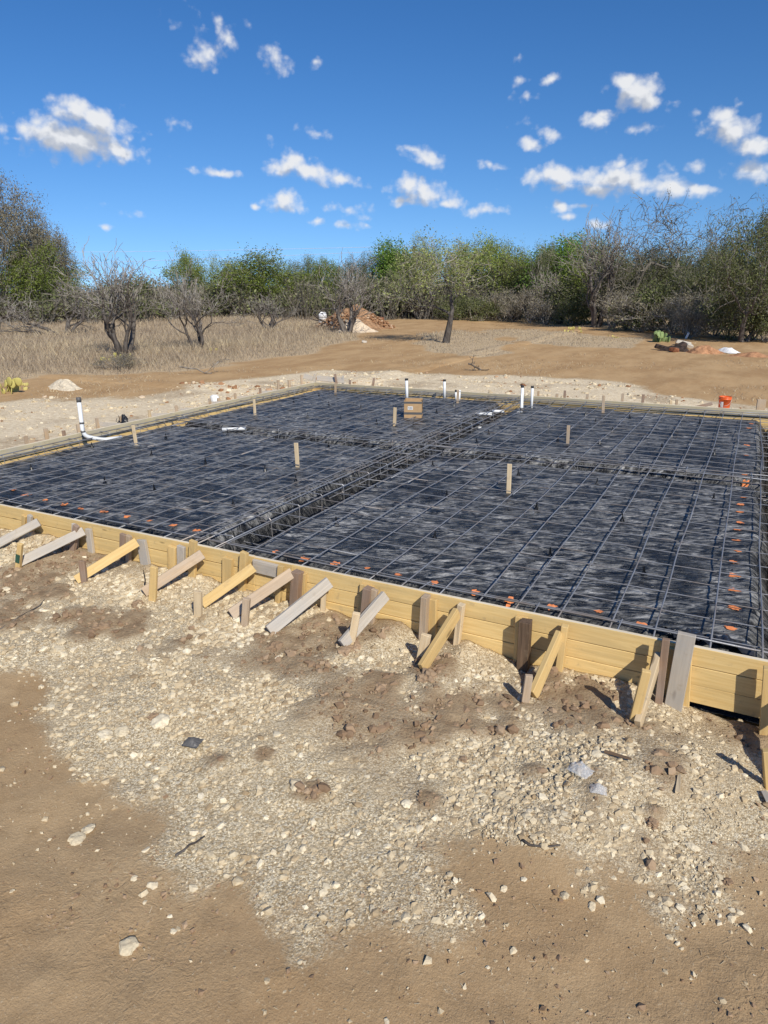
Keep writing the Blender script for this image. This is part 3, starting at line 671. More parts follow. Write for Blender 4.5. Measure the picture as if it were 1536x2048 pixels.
def rocks():
    r = np.random.default_rng(11)
    L = [  # photo pixel of the foot, width and depth in photo pixels, kind, label
     (174,1672,28,36,'s','larger right half of a pale split limestone rock on the bare dirt'),
     (153,1690,32,32,'s','smaller left half of a pale split limestone rock on the bare dirt'),
     (255,1905,40,34,'s','flat pale limestone slab with crumbled edges half sunk in bottom left dirt'),
     (305,1778,24,20,'s','pale rounded limestone rock on the dirt at the left gravel edge'),
     (270,1762,16,13,'s','small pale limestone rock left of a larger rounded one on dirt'),
     (347,1866,14,12,'s','small cream stone on dirt above the crumbled pale slab'),
     (598,1583,46,30,'s','broad flat limestone rock with a dark shadow amid the gravel centre'),
     (628,1593,32,24,'c','reddish brown clay clod touching the broad flat rock'),
     (1131,1797,22,16,'s','pale pointed stone with a dark shadow on the right dirt'),
     (1185,1818,20,14,'s','flat pale pebble beside the pointed stone on the right dirt'),
     (1008,1782,16,12,'s','small pale stone on dirt just right of the central gravel tongue'),
     (1047,1763,12,13,'s','small grey stone on dirt right of the central gravel tongue'),
     (1361,1823,20,18,'s','cream rock at the bottom tip of the right gravel heap'),
     (1423,1727,14,18,'s','upright pale stone near the right end of the gravel heap'),
     (1378,1725,20,14,'s','rounded cream stone on the right gravel slope beside the upright stone'),
     (976,1938,9,11,'s','tiny lone white pebble on the bottom dirt'),
     (25,1785,12,9,'s','tiny pale pebble on dirt at the far left edge'),
     (1302,1654,30,26,'c','dark reddish clay lump on the right gravel heap'),
     (1430,1760,0,0,'c',''),
     (210,1480,32,26,'s','pale flat limestone rock at the left gravel margin'),
     (245,1472,30,26,'s','cream limestone rock right of another at the left gravel margin'),
     (100,1420,20,16,'s','pinkish limestone rock on the upper left gravel edge'),
     (322,1455,40,34,'s','wide cream limestone slab above the black plastic scrap'),
     (307,1442,20,22,'c','brown clod leaning on the wide cream slab'),
     (450,1622,18,22,'s','squared cream stone in the lower centre gravel'),
     (1188,1432,0,0,'c',''),
     (855,1365,44,34,'c','large brown clay clod at the foot of the brace right of centre'),
     (878,1350,34,30,'c','crumbling clay clod pushed against a yellow brace foot'),
     (848,1345,28,24,'c','small brown clod left of the yellow brace foot'),
     (695,1312,34,28,'c','cracked clay clod below a grey brace and stake'),
     (712,1306,24,22,'c','smaller clay clod beside the cracked one below a grey brace'),
     (553,1306,36,26,'c','brown clay clod under the end of the longest grey brace'),
     (762,1388,34,28,'c','brown clod on gravel between two braces right of centre'),
     (696,1370,26,20,'c','low brown clod on gravel left of centre'),
     (275,1216,24,18,'c','flat tan clod in front of the left braces'),
     (385,1262,16,14,'c','small rust brown clod on the left gravel'),
     (205,1266,40,24,'c','wide crumbly clay clod on the left gravel slope'),
     (160,1276,22,14,'c','dark clay clod left of the wide crumbly one'),
     (120,1305,26,16,'s','pale rock on the upper left gravel slope'),
     (927,1527,18,22,'c','dark narrow clod in the middle of the right gravel'),
     (1088,1510,20,15,'s','flat pinkish stone left of the clear plastic scrap'),
     (1192,1518,24,26,'s','blocky cream rock just right of the clear plastic scrap'),
     (1120,1562,0,0,'c',''),
     (1000,1598,26,22,'s','round cream rock in the right centre gravel'),
     (950,1608,18,16,'s','cream stone left of the round rock in right centre gravel'),
     (815,1615,22,20,'s','pale rock beside a brown clay patch in the centre gravel'),
     (86,1060,26,20,'s','pale clod of caliche piled against the left end of the front form'),
     (1315,1560,18,24,'s','pale stone standing on the right gravel heap'),
     (1420,1695,0,0,'s',''),
     (1455,1770,20,18,'k','dark brown stone on dirt at the right gravel tip'),
     (1385,1700,30,14,'s','long pale stone at the lower right gravel edge'),
    ]
    for px, py, w, h, kind, lab in L:
        if not w: continue
        p = ghit(px, py-h*.3); k = px_m(p); a = w/k*.5
        me = rock_mesh('rock', (a, a*min(1.15, h/w*1.25), a*.75), r, .62 if kind == 's' else .8, 3, .3 if kind == 's' else .75)
        o = link('limestone_rock' if kind == 's' else 'clay_clod' if kind == 'c' else 'stone', me, None, M['stone'] if kind == 's' else M['clod'])
        o.location = (p[0], p[1], p[2]+a*.12); o.rotation_euler = (r.uniform(-.2, .2), r.uniform(-.2, .2), r.uniform(0, 6.28))
        tag(o, lab, 'rock' if kind != 'c' else 'clod', 'loose rocks and clods on the gravel in front of the form')
rocks()

# ------------------------------------------------------------------ plastic sheet over the four earth pads
TX, TY = -4.50, 9.86                       # centre lines of the two inner beam trenches
DOTS = [(26,980),(52,991),(91,1000),(128,1010),(162,1018),(209,1024),(254,1034),(299,1042),(347,1051),(393,1062),(551,1103),(612,1118),(672,1128),(735,1137),(797,1151),
        (870,1166),(950,1185),(1019,1202),(1105,1214),(1198,1224),(1283,1249),(1382,1268),(1466,1216),(1458,1256),(1497,1308),
        (1490,959),(1489,996),(1481,1010),(1480,1024),(1480,1046),(1476,1060),(1474,1082),(1476,1103),(1467,1125),(1469,1152),(1467,1181),(1466,1216),(1494,891),(1492,911),(1502,848),(1499,857),(1488,958)]
def sheet_z(x, y):
    x = np.asarray(x, float); y = np.asarray(y, float)
    wob = (fbm(x*1.4, y*1.4, 3, 101)-.5)
    z = PADZ + (fbm(x*.7, y*.7, 3, 102)-.5)*.035
    def drop(d, a, b): return 1-sstep(a, b, d)
    dip = np.zeros_like(z)
    dip = np.maximum(dip, drop(np.abs(x-TX+.18*(y-10)*.06)+wob*.12, .15, .36))
    dip = np.maximum(dip, .9*drop(np.abs(y-TY)+wob*.10, .10, .29))
    dip = np.maximum(dip, drop(y-FY0+wob*.10, .16, .46))
    dip = np.maximum(dip, drop(FY1-y+wob*.10, .10, .42))
    dip = np.maximum(dip, drop(x-FX0+wob*.10, .10, .42))
    dip = np.maximum(dip, 1.15*drop(FX1-x+wob*.12, .22, .62))
    z = z - dip*.36
    # wrinkles, mostly running across the pads
    u = x*.89+y*.46; v = -x*.46+y*.89
    wr = (fbm(u*2.0, v*4.2, 4, 110)-.5)*.042 + (1-np.abs(2*fbm(u*1.6+3, v*5.5, 3, 115)-1))**4*.016
    return z + wr*(.7+.6*dip)
def shz(x, y): return float(sheet_z(np.array([x]), np.array([y]))[0])
def shit(px, py): return hit(px, py, shz, PADZ)
def build_sheet():
    xs = np.arange(FX0+.004, FX1-.003, .034); ys = np.arange(FY0+.044, FY1-.003, .034)
    X, Y = np.meshgrid(xs, ys); x = X.ravel(); y = Y.ravel(); z = sheet_z(x, y)
    paint = np.zeros_like(x); r = np.random.default_rng(5)
    for px, py in DOTS:
        p = shit(px, py); a = r.uniform(.028, .044); b = a*r.uniform(.6, 1.1); t = r.uniform(0, 3)
        dx = x-p[0]; dy = y-p[1]; u = dx*math.cos(t)+dy*math.sin(t); v = -dx*math.sin(t)+dy*math.cos(t)
        paint = np.maximum(paint, 1-sstep(.6, 1.6, np.sqrt((u/a)**2+(v/b)**2)))
    for a, b in (((1432,1040),(1464,1043)), ((1462,917),(1500,922)), ((1470,851),(1503,858))):
        A = shit(*a); B = shit(*b); d = poly_sd([tuple(A[:2]), tuple(B[:2]), tuple(B[:2]+.001)], x, y)
        paint = np.maximum(paint, .7*(1-sstep(.02, .06, -d))*fbm(x*20, y*20, 2, 3)*1.4)
    marks = []
    for px, py in DOTS: marks.append(shit(px, py))
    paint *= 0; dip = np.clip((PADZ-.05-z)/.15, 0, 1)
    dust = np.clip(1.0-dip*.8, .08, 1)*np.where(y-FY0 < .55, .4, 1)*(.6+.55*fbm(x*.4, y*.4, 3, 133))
    nx, ny = len(xs), len(ys); i = (np.arange(nx-1)[None, :]+np.arange(ny-1)[:, None]*nx).ravel()
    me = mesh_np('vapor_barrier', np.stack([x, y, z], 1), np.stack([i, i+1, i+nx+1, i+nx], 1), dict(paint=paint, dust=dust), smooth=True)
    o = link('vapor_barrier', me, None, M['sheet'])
    tag(o, 'wrinkled dusty black plastic sheet covering four earth pads inside the form', 'plastic sheet')
    for p in marks:
        a = r.uniform(.026, .044); n = 16; V = [(p[0], p[1])]
        for ring in (.35, .7, 1.0):
            for i in range(n):
                t = i/n*6.2832; q = a*ring*(1+(.28*r.normal() if ring == 1 else 0)); V.append((p[0]+q*math.cos(t)*1.15, p[1]+q*math.sin(t)))
        V = np.array(V); Z = sheet_z(V[:, 0], V[:, 1])+.007; F = [(0, 1+i, 1+(i+1) % n) for i in range(n)]+[(1+k*n+i, 1+k*n+n+i, 1+k*n+n+(i+1) % n, 1+k*n+(i+1) % n) for k in range(2) for i in range(n)]
        link('paint_mark', pydata('paint_mark', np.column_stack([V, Z]), F, True), o, M['paint'])
    # loose shiny folds lying at the near right edge and in the inner trench
    for pts, w, lab in ((((1372,1276),(1420,1293),(1450,1292),(1505,1318)), .13, 'shiny crumpled fold of black plastic against the front form at right'),
                        (((1310,1268),(1345,1279),(1362,1284)), .07, 'short shiny plastic fold behind the tall grey plank')):
        c = [shit(*q)+np.array([0, 0, .05]) for q in pts]; n = 26; t = np.linspace(0, 1, n); tt = np.linspace(0, 1, len(c))
        C = np.stack([np.interp(t, tt, [q[k] for q in c]) for k in range(3)], 1)
        V = []; m_ = 7
        for a in range(n):
            for b in range(m_):
                s = b/(m_-1)-.5
                V.append((C[a, 0]+r.normal(0, .006), C[a, 1]+s*w*(1+.4*math.sin(a*.9))+r.normal(0, .006), C[a, 2]+.035*math.cos(s*3.1)*abs(math.sin(a*.8+b*.5))+r.normal(0, .004)))
        i = (np.arange(m_-1)[None, :]+np.arange(n-1)[:, None]*m_).ravel()
        ob = link('plastic_fold', mesh_np('plastic_fold', np.array(V), np.stack([i, i+1, i+m_+1, i+m_], 1), dict(paint=np.zeros(len(V)), dust=np.zeros(len(V))), smooth=True), None, M['fold'])
        tag(ob, lab, 'plastic fold')
M['paint'] = flat_mat('orange_spray_paint', (.80, .27, .10), .7, .2, .25, 40)
M['fold'] = flat_mat('shiny_black_plastic', (.03, .03, .033), .16, .9, .3)
build_sheet()

# ------------------------------------------------------------------ timber forms
def form(label, a, b, segs, out, mats, inset=0.0, seed=0, top_out=0.0, edge=None):
    """three courses of plank from a to b; out = outward unit normal (boards lie on that side of the line)"""
    r = np.random.default_rng(seed)
    a = np.array(a, float); b = np.array(b, float); d = (b-a)/np.linalg.norm(b-a); Lg = np.linalg.norm(b-a)
    root = empty('timber_form', tuple((a+b)/2)+(0.0,)) if len(a) == 2 else None
    tag(root, label, 'formwork', 'timber forms around the slab')
    out = np.array(out, float); mid = (a+b)/2
    cuts = [0.0]+list(segs)+[Lg]
    for c in range(3):
        z = .0715+c*.1405
        for i in range(len(cuts)-1):
            s0, s1 = cuts[i]+.001, cuts[i+1]-.001
            off = .019+r.uniform(-.0025, .0025) - (top_out if c == 2 else 0)
            p0 = a+d*s0+out*off-mid; p1 = a+d*s1+out*off-mid
            dz = r.uniform(-.003, .003)
            o = timber('plank', (*p0, z+dz), (*p1, z+r.uniform(-.002, .002)), .1365, .038, (0, 0, 1), mats[c], None, .003, .001)
            o.parent = root
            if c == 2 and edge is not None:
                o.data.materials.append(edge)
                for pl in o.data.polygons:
                    if abs(pl.normal.y) > .8 and (o.matrix_basis.to_3x3() @ pl.normal).z > .5: pl.material_index = 1  # upward faces take the paler colour that stands in for sunlight
    return root
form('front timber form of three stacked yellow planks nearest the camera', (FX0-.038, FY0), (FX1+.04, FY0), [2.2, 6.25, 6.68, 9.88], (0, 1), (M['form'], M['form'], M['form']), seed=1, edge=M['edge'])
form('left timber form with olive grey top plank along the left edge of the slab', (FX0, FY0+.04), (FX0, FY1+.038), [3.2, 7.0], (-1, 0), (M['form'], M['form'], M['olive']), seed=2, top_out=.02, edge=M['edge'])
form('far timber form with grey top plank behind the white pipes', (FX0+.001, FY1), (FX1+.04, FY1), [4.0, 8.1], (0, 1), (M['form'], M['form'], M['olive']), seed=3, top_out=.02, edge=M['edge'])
form('right timber form of yellow planks at the right frame edge', (FX1, FY0+.04), (FX1, FY1-.001), [3.0, 7.2], (1, 0), (M['form'], M['form'], M['form']), seed=4)

# ------------------------------------------------------------------ reinforcing steel
def build_steel():
    r = np.random.default_rng(21)
    mat_root = empty('rebar_mat', ((FX0+FX1)/2, (FY0+FY1)/2, PADZ))
    tag(mat_root, 'square grid of tied grey rebar spread over the black plastic', 'rebar mat')
    off = np.array(mat_root.location)
    def rod(p0, p1, rad, sag, wob, parent, off, name='rebar', n=14, sides=5):
        t = np.linspace(0, 1, n)
        P_ = np.array(p0)[None]*(1-t[:, None])+np.array(p1)[None]*t[:, None]
        L_ = np.linalg.norm(np.array(p1)-np.array(p0)); ph = r.uniform(0, 6.28, 2)
        P_[:, 2] += -sag*np.abs(np.sin(t*L_/1.3+ph[0]))
        side = np.cross((np.array(p1)-np.array(p0))/L_, [0, 0, 1])
        P_ += side[None]*(wob*np.sin(t*4.5+ph[1])+wob*.4*np.sin(t*13+ph[0]))[:, None]
        v, f = tube(P_-off[None], rad, sides)
        o = link(name, pydata(name, v, f, True), parent, M['rebar']); return o
    sp = .333; zy, zx = .362, .349
    x = .34
    k = 0
    while x > FX0+.1:
        xx = x+r.normal(0, .012); cut = r.uniform(8.0, 12.5); lap = r.uniform(.5, .8)
        dz = r.normal(0, .005)
        rod((xx, FY0+.08, zy+dz), (xx+r.normal(0, .02), cut+lap/2, zy+dz), .0068, .018, .012, mat_root, off)
        rod((xx+.018, cut-lap/2, zy+dz), (xx+.018+r.normal(0, .02), FY1-.04, zy+dz+r.normal(0, .008)), .0068, .018, .012, mat_root, off)
        x -= sp; k += 1
    y = FY0+.34
    while y < FY1-.15:
        yy = y+r.normal(0, .012); cut = r.uniform(-6, -3); lap = r.uniform(.5, .8); dz = r.normal(0, .005)
        rod((FX0+.05, yy+r.normal(0, .015), zx+dz), (cut+lap/2, yy, zx+dz), .0047, .016, .010, mat_root, off)
        rod((cut-lap/2, yy+.016, zx+dz), (FX1-.03, yy+.016+r.normal(0, .015), zx+dz), .0052, .016, .010, mat_root, off)
        y += sp
    def stirrup(w, h, rad):
        pts = []
        for cx, cz, a0 in ((w/2, h/2, 0), (-w/2, h/2, 90), (-w/2, -h/2, 180), (w/2, -h/2, 270)):
            for a in (a0+10, a0+80):
                pts.append((0, cx*.9+.02*math.cos(math.radians(a)), cz*.94+.02*math.sin(math.radians(a))))
        pts.append(pts[0]); v, f = tube(pts, rad, 4); return pydata('stirrup', v, f)
    def cage(a, b, w, ztop, h, label, step=.62, extra=0):
        a = np.array(a, float); b = np.array(b, float); L_ = np.linalg.norm(b-a); d = (b-a)/L_; ang = math.atan2(d[1], d[0])
        root = empty('rebar_cage', (*((a+b)/2), ztop-h)); tag(root, label, 'rebar cage', 'rebar cages in the beam trenches')
        off = np.array(root.location); side = np.array([-d[1], d[0]])
        rows = [(s, ztop) for s in (-w/2, w/2)]+[(s, ztop-h) for s in (-w/2, w/2)]
        rows += [((i+1)/(extra+1)*w-w/2, ztop+.012) for i in range(extra)]
        for s, z in rows:
            p0 = a+side*s; p1 = b+side*s
            rod((*p0, z+r.normal(0, .006)), (*p1, z+r.normal(0, .006)), .0085, .012, .014, root, off)
        me = stirrup(w+.02, h+.02, .0055); me.materials.append(M['rebar'])
        n = int(L_/step)
        for i in range(n):
            q = a+d*(i+.5+r.uniform(-.18, .18))*step
            o = link('stirrup', me, None); o.matrix_world = Matrix.Translation((q[0]-off[0], q[1]-off[1], ztop-h/2-off[2])) @ Matrix.Rotation(ang+r.normal(0, .06), 4, 'Z') @ Matrix.Rotation(r.normal(0, .05), 4, 'Y')
            o.parent = root
    cage((TX, FY0+.1), (TX+.05, FY1-.1), .42, .385, .30, 'wide rebar cage running through the middle trench from front to back', .55, 1)
    cage((FX0+.1, TY), (FX1-.1, TY), .20, .375, .28, 'narrow rebar cage in the trench crossing the slab from left to right', .75)
    cage((FX0+.22, FY0+.2), (FX0+.22, FY1-.2), .20, .375, .26, 'rebar cage along the inside of the left form', .62)
    cage((FX0+.3, FY1-.2), (FX1-.3, FY1-.2), .20, .375, .26, 'rebar cage along the inside of the far form', .8)
    cage((FX0+.3, FY0+.16), (FX1-.3, FY0+.16), .20, .375, .26, 'rebar cage just inside the front form', .8)
    cage((FX1-.26, FY0+.3), (FX1-.26, FY1-.3), .20, .375, .26, 'rebar cage in the dark trench along the right form', .8)
build_steel()
def build_chairs():
    c4 = [(187,590),(545,458),(620,668),(915,715),(895,505),(1213,550),(1345,384),(1380,803),(980,404),(1018,342)]
    c5 = [(407,156),(258,193),(465,209),(768,180),(655,227),(341,277),(537,294),(747,316),(963,334),(1205,214),(1103,255),(150,415),(465,458),(90,600),(741,702),(1080,570),(1138,506),(1340,432),(1410,381),(1162,750),(512,910),(1090,998),(272,658)]
    c6 = [(490,262),(547,302),(280,325),(643,354),(745,280),(570,422),(330,406),(983,384),(1145,308),(927,449),(1228,484),(105,606),(557,655),(1225,745),(205,802),(698,864)]
    pts = [(a/2.954, 740+b/2.954) for a, b in c4]+[(500+a/2.954, 740+b/2.954) for a, b in c5]+[(1000+a/2.866, 740+b/2.866) for a, b in c6]+[(1244,1042),(1288,1150),(1073,1017),(1100,1112)]
    V = []; F = []; 
    for k in range(3):          # three legs meeting in a notched spike
        a = k*2.094; ca, sa = math.cos(a), math.sin(a); b = len(V)
        for rr, z, w in ((.030, 0, .008), (.010, .045, .007), (.004, .095, .004)):
            V += [(rr*ca-w*sa, rr*sa+w*ca, z), (rr*ca+w*sa, rr*sa-w*ca, z), ((rr-.012)*ca, (rr-.012)*sa, z)]
        for s in (0, 3):
            F += [(b+s, b+s+1, b+s+4, b+s+3), (b+s+1, b+s+2, b+s+5, b+s+4), (b+s+2, b+s, b+s+3, b+s+5)]
        F += [(b+6, b+7, b+8)]
    b = len(V); n = 8
    for i in range(n): V.append((.034*math.cos(i*.785), .034*math.sin(i*.785), .002)); V.append((.026*math.cos(i*.785), .026*math.sin(i*.785), .008))
    for i in range(n):
        j = (i+1) % n; F.append((b+2*i, b+2*j, b+2*j+1, b+2*i+1))
    me = pydata('rebar_chair', V, F); me.materials.append(M['blackplastic'])
    r = np.random.default_rng(9)
    for px, py in pts:
        p = shit(px, py); o = link('rebar_chair', me); o.location = (p[0], p[1], p[2]-.008); o.rotation_euler = (r.normal(0, .06), r.normal(0, .06), r.uniform(0, 6))
        tag(o, 'small black plastic rebar support spike standing on the black sheet', 'rebar chair', 'black rebar support spikes on the plastic sheet')
build_chairs()

# ------------------------------------------------------------------ braces and stakes in front of the form
YF = FY0            # outer face of the front form
def brace(top, low, mat, label, w=.085, th=.038, zlow=None):
    """a kicker board from the stakes at the form down and out to the ground; pixels mark the middle of each end"""
    p = onY(top[0], top[1], YF-.085); g = ghit(low[0], low[1]); q = np.array([g[0], g[1], g[2]+w*.42 if zlow is None else zlow])
    q = onZ(low[0], low[1], q[2])
    o = timber('brace', p, q, w, th, (0, .5, 1), M[mat]); tag(o, label, 'brace', 'diagonal braces in front of the form'); return o
def stake_at_form(top, bot, mat, label, w=.09, th=.038, depth=.02, face=(1, 0, 0)):
    """upright against the form; depth = distance of its middle from the planks"""
    Y = YF-depth
    a = onY(top[0], top[1], Y); b = onY(bot[0], bot[1], Y); d = a-b; b = b-d/np.linalg.norm(d)*.16
    o = timber('stake', b, a, w, th, face, M[mat], bev=.003, jit=.0025); tag(o, label, 'stake', 'stakes in front of the form'); return o
def stake_ground(top, bot, mat, label, w=.07, th=.038, face=(1, .3, 0)):
    g = ghit(bot[0], bot[1]); a = onY(top[0], top[1], g[1]); d = a-g; b = g-d/np.linalg.norm(d)*.15
    o = timber('stake', b, a, w, th, face, M[mat], bev=.003, jit=.0025); tag(o, label, 'stake', 'stakes in front of the form'); return o

brace((78,1044), (-24,1098), 'grey', 'weathered grey brace cut off by the left edge of the photo', .09)
stake_at_form((49,1031), (47,1064), 'yellow', 'yellow stake behind the leftmost grey brace', .06)
stake_at_form((61,1030), (60,1058), 'grey', 'short grey stake end behind the leftmost grey brace', .055, depth=.05)
brace((168,1062), (36,1126), 'grey', 'weathered grey brace whose low end meets a green topped stake', .09)
stake_ground((40,1087), (36,1139), 'yellow', 'short stake with a green painted face at a grey brace foot', .05)
stake_at_form((153,1051), (146,1094), 'brown', 'reddish brown stake nailed to a grey brace near the left', .065, depth=.13)
stake_at_form((150,1049), (150,1080), 'grey', 'pale grey block behind the reddish brown left stake', .075, depth=.05)
stake_at_form((178,1057), (184,1106), 'grey', 'leaning grey stake against the form right of the green stake brace', .075, depth=.025)
brace((274,1084), (152,1160), 'yellow', 'spattered yellow brace third from the left', .09)
stake_ground((164,1122), (169,1166), 'brown', 'short brown stake at the foot of the spattered yellow brace', .055)
stake_at_form((247,1068), (246,1112), 'brown', 'brown stake behind the top of the spattered yellow brace', .07, depth=.03)
stake_at_form((258,1071), (257,1112), 'tan', 'tan stake beside the brown one behind the spattered yellow brace', .05, depth=.05)
stake_at_form((283,1079), (292,1130), 'grey', 'wide grey plank stake with nail holes leaning on the form', .105, depth=.03)
stake_at_form((345,1093), (345,1137), 'yellow', 'short yellow board nailed to the form left of a grey one', .09, depth=.025)
stake_at_form((363,1092), (363,1130), 'grey', 'short grey board between a yellow board and the tall yellow stake', .09, depth=.03)
stake_at_form((387,1081), (385,1150), 'yellow', 'tall yellow stake rising above the form left of centre', .075, depth=.085)
brace((405,1108), (288,1184), 'tan', 'tan grey brace running down from the tall yellow stake', .095)
stake_ground((308,1134), (305,1200), 'yellow', 'orange yellow stake at the foot of the tan grey brace', .065)
brace((507,1134), (404,1208), 'yellow', 'clean yellow brace left of the grey splice board', .09)
stake_ground((396,1183), (397,1232), 'pale', 'pale stake at the foot of the clean yellow brace', .065)
stake_at_form((456,1116), (455,1162), 'yellow', 'wide yellow board on the form behind the clean yellow brace', .10, depth=.025)
stake_at_form((489,1104), (484,1180), 'yellow', 'tall yellow stake rising above the form behind the clean yellow brace', .07, depth=.05)
stake_at_form((562,1131), (556,1203), 'yellow', 'thin yellow stake just right of the grey splice board', .055, depth=.05)
o = timber('splice_board', onY(508, 1130, YF-.012)+np.array([0, -.008, 0]), onY(560, 1143, YF-.012)+np.array([0, -.008, 0]), .12, .03, (0, 0, 1), M['grey'])
tag(o, 'grey splice board nailed flat across the joint in the front form', 'board')
brace((585,1145), (462,1228), 'tan', 'tan brace whose raised low end casts a black shadow', .095)
stake_ground((493,1197), (489,1252), 'tan', 'tan stake beside the raised end of the tan brace', .06)
stake_at_form((595,1143), (591,1205), 'brown', 'thick brown post beside the top of the tan brace', .085, .085, .065)
stake_at_form((607,1146), (606,1200), 'yellow', 'yellow board behind the thick brown post', .05, depth=.022)
brace((659,1164), (538,1262), 'grey', 'long pale grey brace with a dark end in the centre', .10)
stake_ground((648,1176), (646,1222), 'pale', 'slim pale stake beside the top of the long grey brace', .045)
brace((771,1190), (684,1290), 'grey', 'grey brace with a stake nailed to its left side right of centre', .095)
stake_ground((713,1226), (702,1289), 'pale', 'pale stake nailed to the left side of a grey brace', .055)
stake_at_form((733,1170), (728,1225), 'yellow', 'wide yellow board behind the top of the right centre grey brace', .11, depth=.022)
stake_at_form((738,1176), (732,1228), 'brown', 'brown post in front of a yellow board near the centre', .075, .085, .085)
stake_at_form((750,1178), (744,1228), 'tan', 'tan stake beside the brown post near the centre', .055, depth=.09)
stake_at_form((851,1192), (847,1272), 'tan', 'pinkish tan stake with nail holes against the form', .055, .085, .065)
stake_at_form((866,1198), (865,1277), 'yellow', 'yellow board standing right of the pinkish tan stake', .06, depth=.025)
stake_at_form((923,1208), (914,1288), 'pale', 'pale stake at the top of the yellow brace over the clods', .045, .06, .06)
brace((915,1224), (843,1338), 'yellow', 'yellow brace with big clay clods at its foot', .095)
stake_ground((853,1269), (842,1322), 'pale', 'short pale stake behind the foot of the clod brace', .075)
stake_at_form((1043,1234), (1039,1318), 'yellow', 'yellow board behind the old dark weathered post', .085, depth=.025)
stake_at_form((1052,1241), (1047,1327), 'old', 'old dark weathered post with split grain against the form', .078, .085, .09)
stake_at_form((1130,1250), (1119,1338), 'yellow', 'pale yellow stake at the top of the brace right of the dark post', .05, .06, .06)
brace((1120,1268), (1066,1390), 'yellow', 'yellow brace right of the old dark post', .095)
stake_ground((1058,1350), (1050,1408), 'tan', 'bent tan stake at the foot of the brace right of the dark post', .055)
stake_at_form((1332,1278), (1318,1402), 'brown', 'slim brown stake left of the tall grey plank', .05, .04, .13)
stake_at_form((1347,1296), (1341,1390), 'yellow', 'yellow board shaded between the slim brown stake and tall grey plank', .06, depth=.022)
stake_at_form((1375,1302), (1368,1398), 'yellow', 'yellow board just right of the tall grey plank', .07, depth=.022)
stake_at_form((1373,1268), (1347,1408), 'grey', 'tall wide grey plank standing above the form at right', .115, .04, .10)
brace((1317,1312), (1275,1450), 'pale', 'rightmost whole brace of pale yellow wood with a shadow behind', .09)
stake_ground((1293,1341), (1265,1450), 'yellow', 'yellow stake leaning behind the rightmost whole brace', .055)
stake_at_form((1536,1335), (1527,1455), 'yellow', 'orange yellow stake at the right edge of the photo', .05, .06, .09)
# kicker and stake just past the right edge; its foot and shadow enter the frame
o = timber('brace', (.64, YF-.1, .41), (.62, 3.3, .06), .14, .038, (0, .5, 1), M['yellow']); tag(o, 'yellow brace just beyond the right edge casting a long shadow', 'brace', 'diagonal braces in front of the form')
o = timber('stake', (.86, 3.02, -.15), (.88, 2.98, .36), .09, .04, (1, 0, 0), M['yellow']); tag(o, 'short stake just beyond the lower right edge of the gravel', 'stake', 'stakes in front of the form')
stake_ground((1537,1500), (1541,1578), 'yellow', 'yellow stake clipped by the right edge below the form', .06)
bpy.context.view_layer.update()
g = [o for o in COL.objects if o.get('label', '').startswith('short stake with a green')][0]
me = box_mesh('painted_face', .10, .046, .002, 0); o = link('painted_face', me, g, M['green_paint']); o.location = (.06, 0, -.021); tag(o, 'dark green painted patch')

# stakes and braces outside the left and far forms
def left_kicker(px, ytop, ybot, mat, label, bmat, blabel, X=-10.75, run=.05):
    a = onX(px, ytop, X); zg = gzs(a[0], a[1])
    o = timber('stake', (a[0], a[1], zg-.15), a, .06, .035, (0, 1, 0), M[mat]); tag(o, label, 'stake', 'stakes outside the left and far forms')
    if bmat:
        o = timber('brace', (FX0-.06, a[1]+run+.05, .33), (X+.02, a[1]+.05, max(.10, a[2]-.12)), .085, .036, (0, .2, 1), M[bmat]); tag(o, blabel, 'brace', 'braces outside the left and far forms')
LK = [(51,872,'tan','tan','leftmost'),(127,861,'brown','grey','second'),(193,836,'tan','grey','third'),(242,832,'tan','grey','fourth'),(298,820,'pale','grey','fifth'),(352,811,'tan','grey','sixth'),
      (419,797,'tan','grey','seventh'),(470,786,'tan','grey','eighth'),(520,776,'brown','grey','ninth')]
for px, yt, m1, m2, nm in LK:
    left_kicker(px, yt, 0, m1, f'{nm} short stake outside the left form counting from the left edge', m2, f'{nm} weathered brace outside the left form counting from the left edge')
for px, yt, X, lab in [(91,857,-11.1,'low stake standing out in the gravel left of the white riser pipe'),(156,848,-10.5,'wide stake end right behind the white riser pipe'),(437,796,-10.6,'small stake beside the white lump outside the left form'),
                   (556,760,-10.7,'left of three stakes near the far left corner'),(578,760,-10.55,'middle of three stakes near the far left corner'),(603,750,-10.9,'right of three stakes near the far left corner')]:
    a = onX(px, yt, X); o = timber('stake', (a[0], a[1], gzs(a[0], a[1])-.15), a, .07, .035, (.3, 1, 0), M['tan']); tag(o, lab, 'stake', 'stakes outside the left and far forms')
def far_stake(px, yt, Y, mat, label, lean=0.0, w=.06):
    a = onY(px, yt, Y); o = timber('stake', (a[0]-lean, a[1], gzs(a[0], a[1])-.15), a, w, .035, (1, .2, 0), M[mat]); tag(o, label, 'stake', 'stakes outside the left and far forms')
